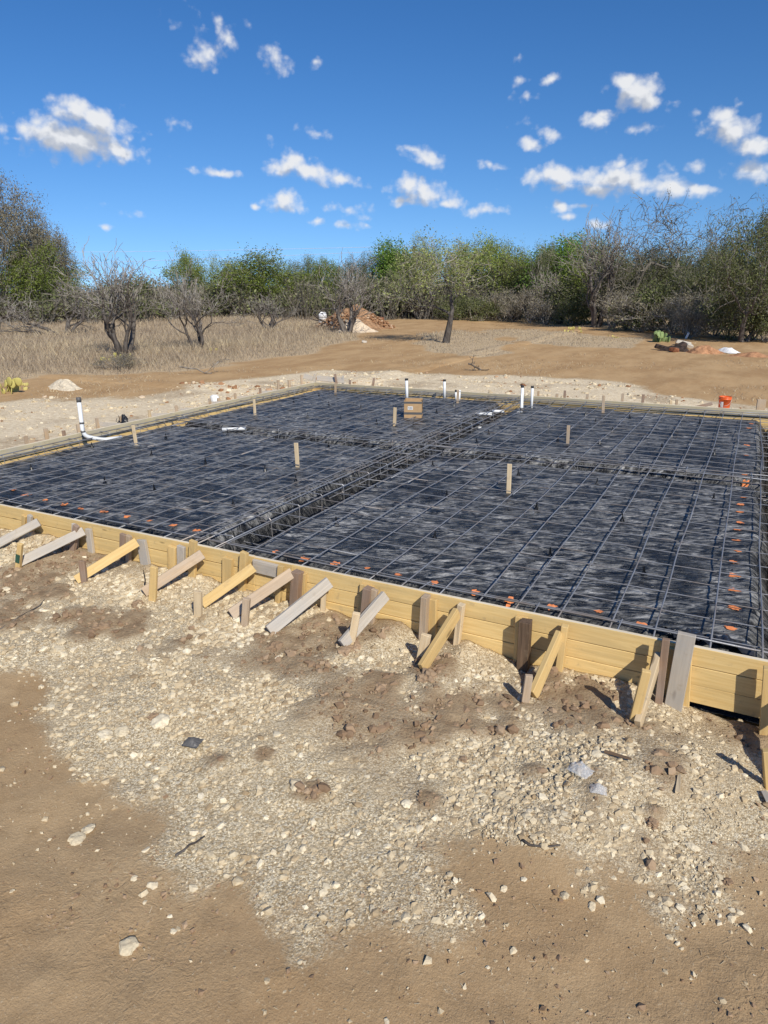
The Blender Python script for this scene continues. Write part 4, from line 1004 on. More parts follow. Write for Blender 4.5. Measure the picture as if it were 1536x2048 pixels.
for px, yt, Y, mt, lab, ln in [(629,748,16.2,'grey','grey stake at the far left corner of the form',0),(670,748,16.1,'brown','reddish stake leaning right behind the far form corner',-.12),(686,752,16.2,'grey','grey stake at the end of the far corner board',0),
        (700,760,15.7,'brown','short reddish stake behind the far form near its corner',.03),(748,756,15.9,'brown','reddish stake leaning left behind the far form',.1),(1077,782,16.0,'tan','first tan stake right of the two tall pipes',0),
        (1114,787,15.7,'tan','low stake end right of the two tall pipes',0),(1130,781,15.9,'brown','brown stake behind the far form right of the pipes',0),(1175,788,15.7,'tan','low tan stake end behind the middle of the far form',0),
        (1246,787,15.9,'tan','pale stake behind the far form left of the bucket',0),(1287,789,15.6,'brown','taller brown stake behind the far form left of the bucket',0),(1342,800,15.7,'pale','short pale stake left of the bucket',0),
        (1354,799,15.7,'tan','short tan stake nearest the bucket on its left',0),(1524,799,15.75,'tan','wide stake behind the far form at the right edge',0)]:
    far_stake(px, yt, Y, mt, lab, ln, .16 if px > 1500 else .055)
def far_board(a, b, Y, mat, label, w=.10):
    p = onY(*a, Y); q = onY(*b, Y+.05); o = timber('board', p, q, w, .035, (0, .3, 1), M[mat]); tag(o, label, 'board', 'boards outside the far form')
far_board((634,756), (688,761), 16.15, 'grey', 'weathered grey board standing on edge behind the far left corner', .14)
far_board((608,752), (626,757), 16.4, 'grey', 'short grey board left of the far left corner', .14)
far_board((1390,815), (1425,807), 15.8, 'brown', 'brown board lying tilted behind the far form by the bucket', .06)

# marker stakes driven through the sheet
for i, (tx, ty, bx, by, w, lab) in enumerate([(508,798,510,830,.055,'pale marker stake in the sheet left of centre near the left form'),(266,850,272,889,.06,'pale marker stake in the sheet nearest the white riser pipe'),
        (592,886,595,934,.06,'pale marker stake in the middle of the front left pad'),(790,815,789,852,.06,'pale marker stake standing just left of the cardboard box'),(1137,851,1135,887,.05,'tan marker stake in the far right pad'),
        (1019,928,1017,986,.055,'pale marker stake in the front right pad'),(1207,791,1206,825,.055,'tan marker stake against the far form right of the pipes'),(671,766,671,789,.05,'marker stake against the far form near its left corner'),
        (916,780,915,806,.05,'marker stake in front of the short pair of white pipes')]):
    b = shit(bx, by); a = onY(tx, ty, b[1]); d = (a-b)/np.linalg.norm(a-b)
    o = timber('marker_stake', b-d*.1, a, w, .022, (1, .15, 0), M['pale' if 'pale' in lab else 'tan']); tag(o, lab, 'stake', 'marker stakes in the plastic sheet')
    # spray paint where it pierces the sheet is part of the sheet

# ------------------------------------------------------------------ white pipes
def pipe(pts, rad, label, bands=(), cap=True, group='white plastic pipes'):
    pts = [np.array(p, float) for p in pts]; root = empty('drain_pipe', tuple(pts[0])); off = pts[0]
    tag(root, label, 'pipe', group)
    # round the elbows
    P_ = [pts[0]]
    for i in range(1, len(pts)-1):
        a, b, c = pts[i-1], pts[i], pts[i+1]; k = min(.10, np.linalg.norm(b-a)*.4, np.linalg.norm(c-b)*.4)
        u = b-(b-a)/np.linalg.norm(b-a)*k; v = b+(c-b)/np.linalg.norm(c-b)*k
        for t in np.linspace(0, 1, 6): P_.append((1-t)**2*u+2*t*(1-t)*b+t*t*v)
    P_.append(pts[-1]); P_ = np.array(P_)
    v, f = tube(P_-off, rad, 12); link('pipe_body', pydata('pipe_body', v, f, True), root, M['pvc'])
    for a, b, mt, g in bands:
        a = np.array(a)-off; b = np.array(b)-off
        v, f = tube([a, b], rad*g, 12); link('coupling' if mt == 'pvc' else 'pipe_cap' if mt == 'blackplastic' else 'tape_band', pydata('band', v, f, True), root, M[mt])
    return root
def riser(tx, ty, bx, by, rad, label, band=False, foot=None, Y=None, capm='blackplastic'):
    b = shit(bx, by) if Y is None else onY(bx, by, Y); a = onY(tx, ty, b[1]); d = (a-b)/np.linalg.norm(a-b)
    pts = [a, b] if foot is None else [a, b, b+np.array(foot)]
    if foot is None: pts[1] = b-d*.1
    bands = [(a-d*.03, a+d*.012, capm, 1.12)]
    if band: bands.append((b+d*.02, b+d*.09, 'tape', 1.1))
    pipe(pts, rad, label, bands)
riser(813,758,814,799,.034,'tall white pipe rising behind the cardboard box')
riser(889,760,889,792,.030,'white pipe at the far form left of the short pair', Y=14.85)
riser(912,781,912,798,.026,'left of two short white pipes side by side', Y=14.75)
riser(919,781,918.5,799,.026,'right of two short white pipes side by side', Y=14.72, capm='pvc')
riser(1045,772,1043,824,.030,'tall white pipe with a white elbow at its foot', True, (-.08, -.05, -.02))
riser(1065,773,1063,816,.028,'tall white pipe just right of the elbowed one')
a = onX(157,797,-9.74); b = onX(167,872,-9.70); c = onX(206,880,-9.58); d = onX(243,875,-9.5)
u = (a-b)/np.linalg.norm(a-b)
pipe([a, b, c, d], .034, 'long white riser pipe bent along the left form and leaning out', [(a-u*.06, a+u*.02, 'tape', 1.15), (b+u*.20, b+u*.23, 'tape', 1.12), (b+u*.06, b+u*.085, 'tape', 1.12)])
for p0, p1, rad, lab in (((950,827),(984,828),.035,'white pipe lying across the middle trench at the back'),((984,823),(1008,823),.035,'short white pipe lying right of the back trench'),((444,859),(492,857),.03,'white pipe end showing in the left cross trench')):
    A = shit(*p0); B = shit(*p1); z = max(A[2], B[2], PADZ-.03)+.02; A[2] = B[2] = z
    A = onZ(*p0, z); B = onZ(*p1, z); pipe([A, (A+B)/2, B], rad, lab)
A = shit(959,846); pipe([A+[0, 0, .12], A-[0, 0, .05]], .02, 'small white pipe stub beside the middle trench at the back', [(A+[-.05, 0, .12], A+[.05, 0, .12], 'pvc', 1.0)])

# ------------------------------------------------------------------ cardboard box
def cardboard_box():
    p = shit(827, 833); root = empty('cardboard_box', (p[0], p[1], p[2]-.01), .36); tag(root, 'open cardboard box with dark tape bands standing on the black sheet', 'box')
    w, h, t = .345, .345, .006
    for nm, sx, sy, cx, cy in (('side_panel', w, t, 0, -w/2), ('side_panel', w, t, 0, w/2), ('side_panel', t, w-2*t, -w/2+t/2, 0), ('side_panel', t, w-2*t, w/2-t/2, 0)):
        o = link(nm, box_mesh(nm, sx, sy, h, .001, .001), root, M['cardboard']); o.location = (cx, cy, h/2)
    o = link('bottom_panel', box_mesh('bottom_panel', w-.02, w-.02, .006, 0), root, M['cardboard']); o.location = (0, 0, .006)
    for z, hh in ((.10, .045), (h-.035, .04)):
        for sx, sy, cx, cy in ((w+.01, .002, 0, -w/2-.0045), (.002, w+.008, w/2+.0045, 0), (w+.01, .002, 0, w/2+.0045), (.002, w+.008, -w/2-.0045, 0)):
            o = link('tape_band', box_mesh('tape_band', sx, sy, hh, 0), root, M['tape']); o.location = (cx, cy, z)
    lb = link('paper_label', box_mesh('paper_label', .10, .002, .062, 0), root, M['white']); lb.location = (-.05, -w/2-.006, .205); tag(lb, 'small white printed label on the box')
    for x, ww in ((-.032, .012), (-.014, .006), (.0, .014), (.02, .010), (.036, .008)):
        o = link('letter_mark', box_mesh('letter_mark', ww, .001, .022, 0), lb, M['ink']); o.location = (x, -.002, .004)
    o = link('letter_mark', box_mesh('letter_mark', .07, .001, .005, 0), lb, M['ink']); o.location = (.005, -.002, -.018)
    o = link('printed_mark', box_mesh('printed_mark', .002, .05, .12, 0), root, M['ink']); o.location = (w/2+.004, .03, .21); tag(o, 'dark torn print on the right side of the box')
cardboard_box()

# ------------------------------------------------------------------ bucket
def bucket():
    Ys = min(np.arange(15.6, 19, .05), key=lambda q: abs(onY(1451, 793, q)[2]-gzs(*onY(1451, 793, q)[:2])-.34)); a = onY(1451, 793, Ys); g = gzs(a[0], a[1]); h = .34; s = h/.38
    root = empty('bucket', (a[0], a[1], g)); tag(root, 'orange plastic bucket standing behind the far form', 'bucket')
    prof = [(.118, 0), (.126, .02), (.145, .31), (.152, .31), (.154, .335), (.149, .338), (.149, .36), (.153, .362), (.153, .38), (.143, .38), (.140, .30), (.116, .02), (.0, .018)]
    n = 20; V = []; F = []
    for i in range(n):
        t = i/n*6.2832
        for r_, z in prof: V.append((r_*s*math.cos(t), r_*s*math.sin(t), z*s))
    k = len(prof)
    for i in range(n):
        j = (i+1) % n
        for q in range(k-1): F.append((i*k+q, j*k+q, j*k+q+1, i*k+q+1))
    link('bucket_body', pydata('bucket_body', V, F, True), root, M['bucket'])
    pts = [(math.cos(t)*.158*s, -.02-math.sin(t)*.03, (.325-.16*math.sin(t))*s) for t in np.linspace(0, math.pi, 12)]
    v, f = tube([(x, y-.13*s*math.sin(t), z) for (x, y, z), t in zip(pts, np.linspace(0, math.pi, 12))], .003, 4); link('handle', pydata('handle', v, f, True), root, M['galv'])
    ang0 = -math.pi/2-.45; V = []; F = []
    for i in range(5):
        t = ang0-.28+.14*i
        for z in (.12, .26): 
            rr = (.126+(z-.02)/.29*.019+.0015)*s; V.append((rr*math.cos(t), rr*math.sin(t), z*s))
    for i in range(4): F.append((2*i, 2*i+2, 2*i+3, 2*i+1))
    o = link('printed_mark', pydata('printed_mark', V, F), root, M['white']); tag(o, 'faded white print on the side of the bucket')
bucket()

# ------------------------------------------------------------------ small litter
def crumple(name, px, py, w, d, h, mat, label, cat, seed, z=0.02):
    r = np.random.default_rng(seed); p = ghit(px, py); n = 11; V = []; F = []
    for i in range(n):
        for j in range(n):
            u = i/(n-1)-.5; v = j/(n-1)-.5; e = max(0, 1-(2*u)**2)*max(0, 1-(2*v)**2); q = r.uniform(.75, 1.1)
            V.append((u*w*(q*.3+.7), v*d*(q*.3+.7), h*e*(.45+.9*float(fbm(np.array([u*4+seed*3.]), np.array([v*4.]), 3, seed)[0]))+r.normal(0, h*.03)+.004))
    for i in range(n-1):
        for j in range(n-1): F.append((i*n+j, (i+1)*n+j, (i+1)*n+j+1, i*n+j+1))
    bm_o = link(name, pydata(name, V, F), None, mat); bm_o.location = (p[0], p[1], p[2]+z); bm_o.rotation_euler = (0, 0, r.uniform(-.7, .7)); tag(bm_o, label, cat); return bm_o
def clear_mat():
    m, nt, b = new_mat('clear_plastic_film'); b.inputs['Base Color'].default_value = (.75, .77, .80, 1); b.inputs['Roughness'].default_value = .25
    b.inputs['Alpha'].default_value = .38; k = NT(nt); k.l(k.bump(k.noise(k.obj(), 60, 3), .6, .01), b.inputs['Normal']); return m
M['clear'] = clear_mat()
crumple('plastic_scrap', 1160, 1550, .13, .10, .05, M['clear'], 'crumpled clear plastic scrap on the right gravel heap', 'plastic scrap', 1, .03)
crumple('plastic_scrap', 1196, 1588, .09, .07, .035, M['clear'], 'smaller clear plastic scrap below the crumpled one on gravel', 'plastic scrap', 2, .025)
crumple('plastic_scrap', 386, 1494, .11, .09, .035, M['tape'], 'black plastic scrap on pale gravel left of centre', 'plastic scrap', 3, .03)
p = onX(430, 798, -11.3); o = link('plastic_lump', rock_mesh('plastic_lump', (.13, .10, .13), np.random.default_rng(4), 1.0, 2, .4), None, M['white']); o.location = (p[0], p[1], max(gzs(p[0], p[1])+.1, p[2])); tag(o, 'small white lump on the ground outside the left form', 'litter')
o = crumple('black_bag', 249, 838, .24, .16, .16, M['blackplastic'], 'black bag hung on a stake outside the left form', 'bag', 5, .30); a = onX(249, 845, -10.72); o.location = a
pts = [onX(x, y, -10.8) for x, y in ((234,836),(232,842),(236,846),(239,838),(237,831))]
v, f = tube(pts, .006, 5); o = link('wire_coil', pydata('wire_coil', v, f), None, M['blackplastic']); tag(o, 'thin dark wire curl left of the black bag', 'wire')
def stick(pts, rad, mat, label, name='stick', lift=.02, cat='stick'):
    P_ = [ghit(*q)+np.array([0, 0, lift]) for q in pts]; v, f = tube(P_, np.linspace(rad, rad*.6, len(P_)), 5); o = link(name, pydata(name, v, f, True), None, M[mat]); tag(o, label, cat); return o
stick([(352,1716),(368,1706),(380,1694),(392,1690),(410,1677)], .007, 'bark', 'crooked dark twig on the lower left gravel', 'twig', .015, 'twig')
stick([(2,1262),(40,1237),(80,1215),(100,1190),(116,1178)], .006, 'bark', 'long dark wire like root on the left gravel', 'twig', .02, 'twig')
stick([(1045,1684),(1060,1694),(1090,1698),(1120,1694)], .008, 'bark', 'dark root at the edge of the right gravel heap', 'root', .012, 'twig')
stick([(520,1688),(525,1676),(528,1664)], .004, 'straw_c', 'thin pale straw on the left dirt', 'straw', .008, 'straw') if False else None
def sliver(a, b, w, mat, label):
    p = ghit(*a)+np.array([0, 0, .03]); q = ghit(*b)+np.array([0, 0, .03]); o = timber('wood_sliver', p, q, w, .012, (1, -1, 0), M[mat], bev=.001); tag(o, label, 'wood scrap')
sliver((1358,1560), (1354,1594), .022, 'pale', 'pale wood sliver lying on the right gravel heap')
sliver((1207,1511), (1262,1527), .016, 'old', 'thin dark stick of wood right of the clear plastic scrap')
sliver((1526,1590), (1536,1612), .03, 'grey', 'grey wood scrap at the right edge of the photo')
stick([(290,1182),(292,1172),(290,1160),(288,1152)], .006, 'blackplastic', 'thin black wire loop standing by the tan grey brace foot', 'wire', .06, 'wire')

def straw():
    r = np.random.default_rng(31); n = 900
    x = r.uniform(-3.6, 1.6, n); y = r.uniform(1.5, 3.6, n); g, cl, _, _ = masks(x, y); k = r.random(n) < (1-g)*.8+.1; x, y = x[k], y[k]; n = len(x)
    L = r.uniform(.010, .045, n)*r.uniform(.4, 1, n); a = r.uniform(0, 6.28, n); z = gz(x, y)+(fbm(x*5, y*5, 4, 71)-.5)*.022+.003
    dx, dy = np.cos(a)*L/2, np.sin(a)*L/2; w = .0016; bx, by = -np.sin(a)*w, np.cos(a)*w
    mz = r.uniform(.0, .003, n)
    V = np.stack([np.stack([x-dx+bx, y-dy+by, z], 1), np.stack([x-dx-bx, y-dy-by, z], 1), np.stack([x+dx-bx, y+dy-by, z+mz], 1), np.stack([x+dx+bx, y+dy+by, z+mz], 1)], 1).reshape(-1, 3)
    f = np.arange(4*n).reshape(-1, 4)
    o = link('straw_litter', mesh_np('straw_litter', V, f, dict(tint=np.repeat(r.uniform(.3, 1, n), 4))), None, M['straw']); tag(o, 'bits of dry straw and twig on the bare dirt in front', 'straw', kind='stuff')
straw()
def crumbs():
    r = np.random.default_rng(35); n = 9000
    x = r.uniform(-4.2, 1.8, n); y = r.uniform(1.4, 3.7, n); g, cl, _, _ = masks(x, y); k = r.random(n) < (1-g)*(.15+.9*sstep(.45, .7, fbm(x*2.5, y*2.5, 3, 201))); x, y = x[k], y[k]; n = len(x)
    s = np.clip(.003*np.exp(r.exponential(.45, n)), .002, .014); z = gz(x, y)+(fbm(x*5, y*5, 4, 71)-.5)*.022+s*.3
    o = link('soil_crumbs', chips_mesh('soil_crumbs', np.stack([x, y, z], 1), s, r.random(n), r), None, M['clod']); tag(o, 'loose crumbs of soil and grit on the bare dirt in front', 'soil', kind='stuff')
crumbs()

# ------------------------------------------------------------------ dry grass
def build_grass():
    r = np.random.default_rng(41)
    def blades(x, y, h, w, lean, name, label, tint):
        n = len(x); a = r.uniform(0, 6.28, n); z = gz(x, y)-.02
        bx, by = np.cos(a)*w/2, np.sin(a)*w/2; la = r.uniform(0, 6.28, n); lx, ly = np.cos(la)*h*lean, np.sin(la)*h*lean
        V = np.stack([np.stack([x-bx, y-by, z], 1), np.stack([x+bx, y+by, z], 1), np.stack([x+bx*.7+lx*.35, y+by*.7+ly*.35, z+h*.55], 1), np.stack([x-bx*.7+lx*.35, y-by*.7+ly*.35, z+h*.55], 1), np.stack([x+lx, y+ly, z+h], 1)], 1).reshape(-1, 3)
        b = (np.arange(n)*5)[:, None]
        f = np.concatenate([b+np.array([[0, 1, 2]]), b+np.array([[0, 2, 3]]), b+np.array([[3, 2, 4]])])
        o = link(name, mesh_np(name, V, f, dict(tint=np.repeat(tint, 5))), None, M['grass']); tag(o, label, 'grass', kind='stuff')
    # tall dry grass on the left and far field
    n = 330000; th = r.uniform(-1.15, .12, n); d = 17*np.exp(r.uniform(0, 1.55, n)); x = d*np.sin(th); y = d*np.cos(th)
    g, cl, red, gr = masks(x, y)
    pat = fbm(x*.35, y*.35, 4, 150)
    k = r.random(n) < sstep(.35, .9, gr)*(.45+.8*pat)*.62
    x, y, pat = x[k], y[k], pat[k]; n = len(x)
    d = np.hypot(x, y)
    edge = sstep(-.5, 4, poly_sd(GRASS, x, y)); left = sstep(-12, -20, x-.0*y)
    h = r.uniform(.10, .33, n)*(.45+.9*pat)*np.where(poly_sd(GRASS, x, y) < -1, .55, .45+.55*edge)*(.55+.65*left)*(1+.006*d); tint = np.clip(r.normal(.42, .22, n)+(pat-.5)*.9, 0, 1)
    blades(x, y, h, .010+.0005*d, .55, 'dry_grass', 'tall dry tan grass covering the field beyond the cleared dirt', tint)
    # sparse tufts on the cleared ground
    n = 60000; th = r.uniform(-.95, .15, n); d = 17*np.exp(r.uniform(0, 1.25, n)); x = d*np.sin(th); y = d*np.cos(th); g, cl, red, gr = masks(x, y)
    k = r.random(n) < (1-gr)*(1-g)*sstep(.5, .72, fbm(x*.5, y*.5, 4, 160))*.5; x, y = x[k], y[k]; n = len(x)
    blades(x, y, r.uniform(.03, .11, n), .02, 1.0, 'short_dry_grass', 'sparse short straw coloured grass on the cleared orange dirt', np.clip(r.normal(.75, .2, n), 0, 1))
build_grass()

# ------------------------------------------------------------------ trees
def grow_tree(seed, stems=1, h=5.0, r0=.16, levels=5, kids=(3, 3, 3, 3), lean=.35, curl=.28, up=.10, ratio=.66, first=.28, spread=.75, twist=0.0, min_r=.006, trunk_curl=None):
    """skeleton of tapered segments in a tree about h tall; returns segments and twig tips"""
    r = np.random.default_rng(seed); S = []; tips = []
    def branch(p, d, L, rad, lev):
        n = 4 if lev < 2 else 3; pts = [p]; dirs = [d]; q = p; dd = d
        for i in range(n):
            dd = dd + r.normal(0, curl if (lev or trunk_curl is None) else trunk_curl, 3)*(.7 if lev == 0 else 1.0) + np.array([0, 0, up])
            dd /= np.linalg.norm(dd); q = q+dd*L/n; pts.append(q); dirs.append(dd)
        r1 = max(rad*(.62 if lev < levels-1 else .4), min_r*.6)
        for i in range(n):
            a = rad+(r1-rad)*i/n; b = rad+(r1-rad)*(i+1)/n; S.append((pts[i], pts[i+1], a, b, lev))
        if lev >= levels-1: tips.append((pts[-1], dirs[-1])); tips.append((pts[-2], dirs[-2])); return
        k = kids[min(lev, len(kids)-1)]
        for c in range(k):
            i = n if c == 0 or (lev == 0 and trunk_curl is not None) else r.integers(max(1, int(n*(first if lev else .5))), n+1)
            v = r.normal(0, 1, 3); v -= dirs[i]*(v@dirs[i]); v /= np.linalg.norm(v)+1e-9
            s = spread*(.45 if c == 0 else 1.0)*r.uniform(.75, 1.25); nd = dirs[i]*math.cos(s)+v*math.sin(s)
            if nd[2] < -.25: nd[2] *= -.3
            nd /= np.linalg.norm(nd)
            branch(pts[i], nd, L*ratio*r.uniform(.75, 1.2), max(r1*(.85 if c == 0 else .62), min_r), lev+1)
        if lev > 1: tips.append((pts[-1], dirs[-1]))
    for s in range(stems):
        a = s/stems*6.283+r.uniform(-.5, .5); t = lean*r.uniform(.6, 1.3) if stems > 1 else lean*.35
        d = np.array([math.cos(a)*math.sin(t), math.sin(a)*math.sin(t), math.cos(t)])
        off = np.array([math.cos(a), math.sin(a), 0])*r0*(.25 if stems > 1 else 0)
        branch(off+np.array([0, 0, -.12]), d, 1.0, r0*(1 if stems == 1 else r.uniform(.6, 1)), 0)
    P1 = np.array([s[1] for s in S]); top = np.percentile(P1[:, 2], 99.5); k = h/top
    out = [(a*k, b*k, ra, rb, l) for a, b, ra, rb, l in S]
    return out, [(p*k, d) for p, d in tips]
def leaf_cloud(tips, r, per, rad, size, droop=0.0, tintf=None):
    T = np.array([t[0] for t in tips]); n = len(T)*per; c = np.repeat(T, per, 0)+r.normal(0, rad, (n, 3)); c[:, 2] -= droop*np.abs(r.normal(0, 1, n))
    a = r.normal(size=(n, 3)); a /= np.linalg.norm(a, axis=1)[:, None]; b = np.cross(a, r.normal(size=(n, 3))); b /= np.linalg.norm(b, axis=1)[:, None]
    s = size*r.uniform(.6, 1.4, n)[:, None]; V = np.stack([c-a*s, c+b*s*.55, c+a*s, c-b*s*.55], 1).reshape(-1, 3)
    clump = np.repeat(r.random(len(T)), per); t = np.clip(.5+(clump-.5)*.7+r.normal(0, .18, n), 0, 1)
    return V, np.arange(4*n).reshape(-1, 4), np.repeat(t, 4)
TREE_LIB = {}
def tree_kind(key):
    if key in TREE_LIB: return TREE_LIB[key]
    kind, seed = key; r = np.random.default_rng(seed*13+5)
    C = dict(
     mesquite=dict(p=dict(stems=4, h=4.2, r0=.13, levels=6, kids=(3, 3, 3, 2, 2), lean=.36, curl=.24, up=.13, ratio=.72, spread=.52, min_r=.010), leaf=None, bark='bark'),
     sprawl=dict(p=dict(stems=5, h=3.0, r0=.12, levels=6, kids=(3, 2, 3, 2, 2), lean=1.0, curl=.34, up=.05, ratio=.72, spread=.7, min_r=.010), leaf=None, bark='bark'),
     feather=dict(fill=(170, 0.40, 0.70, 0.27), p=dict(stems=1, h=6.2, r0=.20, levels=6, kids=(2, 3, 3, 3, 3), lean=.12, curl=.22, up=.10, ratio=.80, spread=.75, min_r=.009, trunk_curl=.10), leaf=('leaf_pale', 5, .2, .05, 0), bark='bark'),
     broad=dict(fill=(300, 0.36, 0.58, 0.4), p=dict(stems=2, h=6.0, r0=.16, levels=6, kids=(3, 3, 3, 3, 2), lean=.45, curl=.26, up=.08, ratio=.72, spread=.75, min_r=.012), leaf=('leaf_green', 11, .24, .06, .05), bark='bark'),
     bright=dict(fill=(300, 0.3, 0.56, 0.44), p=dict(stems=2, h=6.0, r0=.16, levels=6, kids=(3, 3, 3, 3, 2), lean=.25, curl=.22, up=.22, ratio=.66, spread=.6, min_r=.012), leaf=('leaf_bright', 14, .24, .068, .05), bark='bark'),
     soft=dict(fill=(260, 0.36, 0.58, 0.4), p=dict(stems=3, h=6.0, r0=.13, levels=6, kids=(3, 3, 3, 3, 2), lean=.5, curl=.24, up=.13, ratio=.74, spread=.65, min_r=.012), leaf=('leaf_pale', 8, .22, .05, 0), bark='barkgrey'),
     oak=dict(fill=(900, 0.46, 0.58, 0.44), p=dict(stems=1, h=9.0, r0=.34, levels=7, kids=(4, 3, 3, 3, 3, 2), lean=.25, curl=.34, up=.05, ratio=.74, spread=.85, first=.2, min_r=.014), leaf=('leaf_brown', 8, .28, .058, .05), bark='barkgrey'),
     bareoak=dict(fill=(70, 0.36, 0.66, 0.32), p=dict(stems=1, h=9.0, r0=.30, levels=7, kids=(3, 3, 3, 3, 2, 2), lean=.3, curl=.40, up=.07, ratio=.76, spread=.8, first=.4, min_r=.022), leaf=('leaf_brown', 2, .16, .05, .03), bark='barkgrey'),
     liveoak=dict(fill=(420, 0.42, 0.55, 0.42), p=dict(stems=2, h=8.0, r0=.28, levels=6, kids=(4, 3, 3, 3, 3), lean=.45, curl=.34, up=.05, ratio=.76, spread=.85, first=.25, min_r=.014), leaf=('leaf_olive', 11, .28, .062, .08), bark='bark'),
     brush=dict(p=dict(stems=8, h=2.4, r0=.05, levels=5, kids=(3, 3, 3, 2), lean=.65, curl=.26, up=.10, ratio=.7, spread=.55, min_r=.010), leaf=('leaf_brown', 2, .12, .045, 0), bark='twig'),
     shrub=dict(p=dict(stems=7, h=3.0, r0=.06, levels=5, kids=(3, 3, 3, 2), lean=.7, curl=.28, up=.08, ratio=.72, spread=.65, min_r=.012), leaf=('leaf_olive', 7, .24, .07, .05), bark='twig'),
    )[kind]
    segs, tips = grow_tree(seed, **C['p'])
    if C.get('fill'):
        nf, rx, zc, rz = C['fill']; h = C['p']['h']; u = r.normal(size=(nf, 3)); u /= np.linalg.norm(u, axis=1)[:, None]
        lob = 1+.32*(fbm(u[:, 0]*2.2+seed*5, u[:, 1]*2.2+u[:, 2]*1.7, 3, seed)-.5)*2
        q = r.random(nf)**.42*lob; pts = np.array([0, 0, zc*h])+u*q[:, None]*np.array([rx*h, rx*h, rz*h]); pts = pts[pts[:, 2] > .12*h]
        keep = fbm(pts[:, 0]*1.1+seed, pts[:, 1]*1.1+pts[:, 2]*.9, 3, seed+3) > .40; pts = pts[keep]
        nodes = np.array([s_[1] for s_ in segs if s_[4] >= 1]); nodes = nodes[r.permutation(len(nodes))[:900]]
        for e in pts:
            a = nodes[np.argmin(((nodes-e)**2).sum(1)+r.uniform(0, .25, len(nodes)))]; L_ = np.linalg.norm(e-a); ra = .010+.008*L_
            m1 = a*.65+e*.35+r.normal(0, .10*L_, 3); m2 = a*.3+e*.7+r.normal(0, .10*L_, 3)+np.array([0, 0, .06*L_])
            segs += [(a, m1, ra, ra*.8, 4), (m1, m2, ra*.8, ra*.6, 4), (m2, e, ra*.6, .006, 5)]
            for _ in range(3):
                t_ = e+r.normal(0, .28, 3); segs.append((m2 if r.random() < .5 else e, t_, .009, .005, 5)); tips.append((t_, u[0]))
            tips += [(e, u[0]), (m2, u[0])]
    lev = np.array([s[4] for s in segs]); A = [np.array([s[i] for s in segs]) for i in range(4)]
    lo = lev <= 2; v, f = segs_tubes(A[0][lo], A[1][lo], A[2][lo], A[3][lo], 6)
    trunk = mesh_np('trunk', v, f, smooth=True); trunk.materials.append(M[C['bark']])
    v, f = segs_tubes(A[0][~lo], A[1][~lo], A[2][~lo], A[3][~lo], 3)
    twigs = mesh_np('branches', v, f); twigs.materials.append(M['twig' if C['bark'] != 'barkgrey' else 'barkgrey'])
    leaves = None
    if C['leaf']:
        lm, per, rad, size, droop = C['leaf']; v, f, t = leaf_cloud(tips, r, per, rad, size, droop)
        leaves = mesh_np('crown', v, f, dict(tint=t)); leaves.materials.append(M[lm])
    P1 = A[1]; width = np.percentile(P1[:, 0], 97)-np.percentile(P1[:, 0], 3)
    TREE_LIB[key] = (trunk, twigs, leaves, C['p']['h'], width); return TREE_LIB[key]
def plant(key, px, py, top, label, width=None, group=None, rz=None, cat='tree', name=None, z=None):
    """root at a pixel on the ground, crown reaching the pixel row top; width in photo pixels"""
    trunk, twigs, leaves, h, w0 = tree_kind(key); p = ghit(px, py); k = px_m(p)
    H = (py-top)/k*1.0; W = width/k if width else None
    sz = H/h; sx = sz if W is None else W/w0
    root = empty(name or {'mesquite': 'mesquite_tree', 'sprawl': 'mesquite_tree', 'feather': 'mesquite_tree', 'brush': 'bare_bush', 'shrub': 'green_bush', 'oak': 'oak_tree', 'bareoak': 'oak_tree', 'liveoak': 'oak_tree'}.get(key[0], 'leafy_tree'), tuple(p), (px*.37) % 6.28 if rz is None else rz)
    root.scale = (sx, sx, sz); tag(root, label, cat, group)
    link('trunk', trunk, root); link('branches', twigs, root)
    if leaves is not None: link('crown', leaves, root)
    return root
G1, G2 = 'bare mesquites in the dry grass', 'trees along the edge of the wood'
plant(('sprawl', 4), 128, 670, 560, 'low sprawling bare mesquite with many stems at far left of the grass', 165, G1)
plant(('mesquite', 2), 245, 714, 512, 'tall bare grey mesquite nearest the camera on the left', 175, G1)
plant(('mesquite', 3), 398, 699, 535, 'crooked bare mesquite second from the left near the dirt edge', 160, G1)
plant(('mesquite', 7), 541, 662, 585, 'small bare mesquite in front of the round green tree', 75, G1)
plant(('mesquite', 5), 694, 666, 515, 'bare mesquite standing in front of the soil heap', 135, G1)
plant(('feather', 3), 891, 686, 483, 'lone mesquite with dark forked trunk and feathery green crown on the cleared dirt', 178)
plant(('sprawl', 9), -25, 668, 575, 'pale bare mesquite branches reaching in at the left edge', 150, G1)
plant(('oak', 2), 25, 645, 385, 'big grey brown oak towering at the left edge', 215, G2)
plant(('oak', 5), 108, 642, 452, 'lower grey oak at the right shoulder of the big left oak', 78, G2)
plant(('broad', 3), 78, 648, 500, 'bright yellow green tree below the big left oak', 150, G2)
plant(('broad', 4), 386, 634, 512, 'small pale green tree behind the crooked mesquite', 75, G2)
plant(('broad', 6), 508, 636, 513, 'round green tree left of the soil heap', 150, G2)
plant(('soft', 1), 462, 632, 520, 'thin brownish green tree at the left of the round green tree', 60, G2)
plant(('liveoak', 3), 605, 630, 523, 'dark green tree behind the gate', 90, G2)
plant(('broad', 9), 655, 630, 524, 'olive green tree behind the soil heap on its left', 90, G2)
plant(('liveoak', 5), 722, 632, 516, 'dull dark tree behind the soil heap on its right', 95, G2)
plant(('bright', 2), 789, 632, 494, 'narrow vivid green tree right of the soil heap', 75, G2)
plant(('soft', 3), 846, 634, 487, 'feathery grey green tree beside the utility pole', 85, G2)
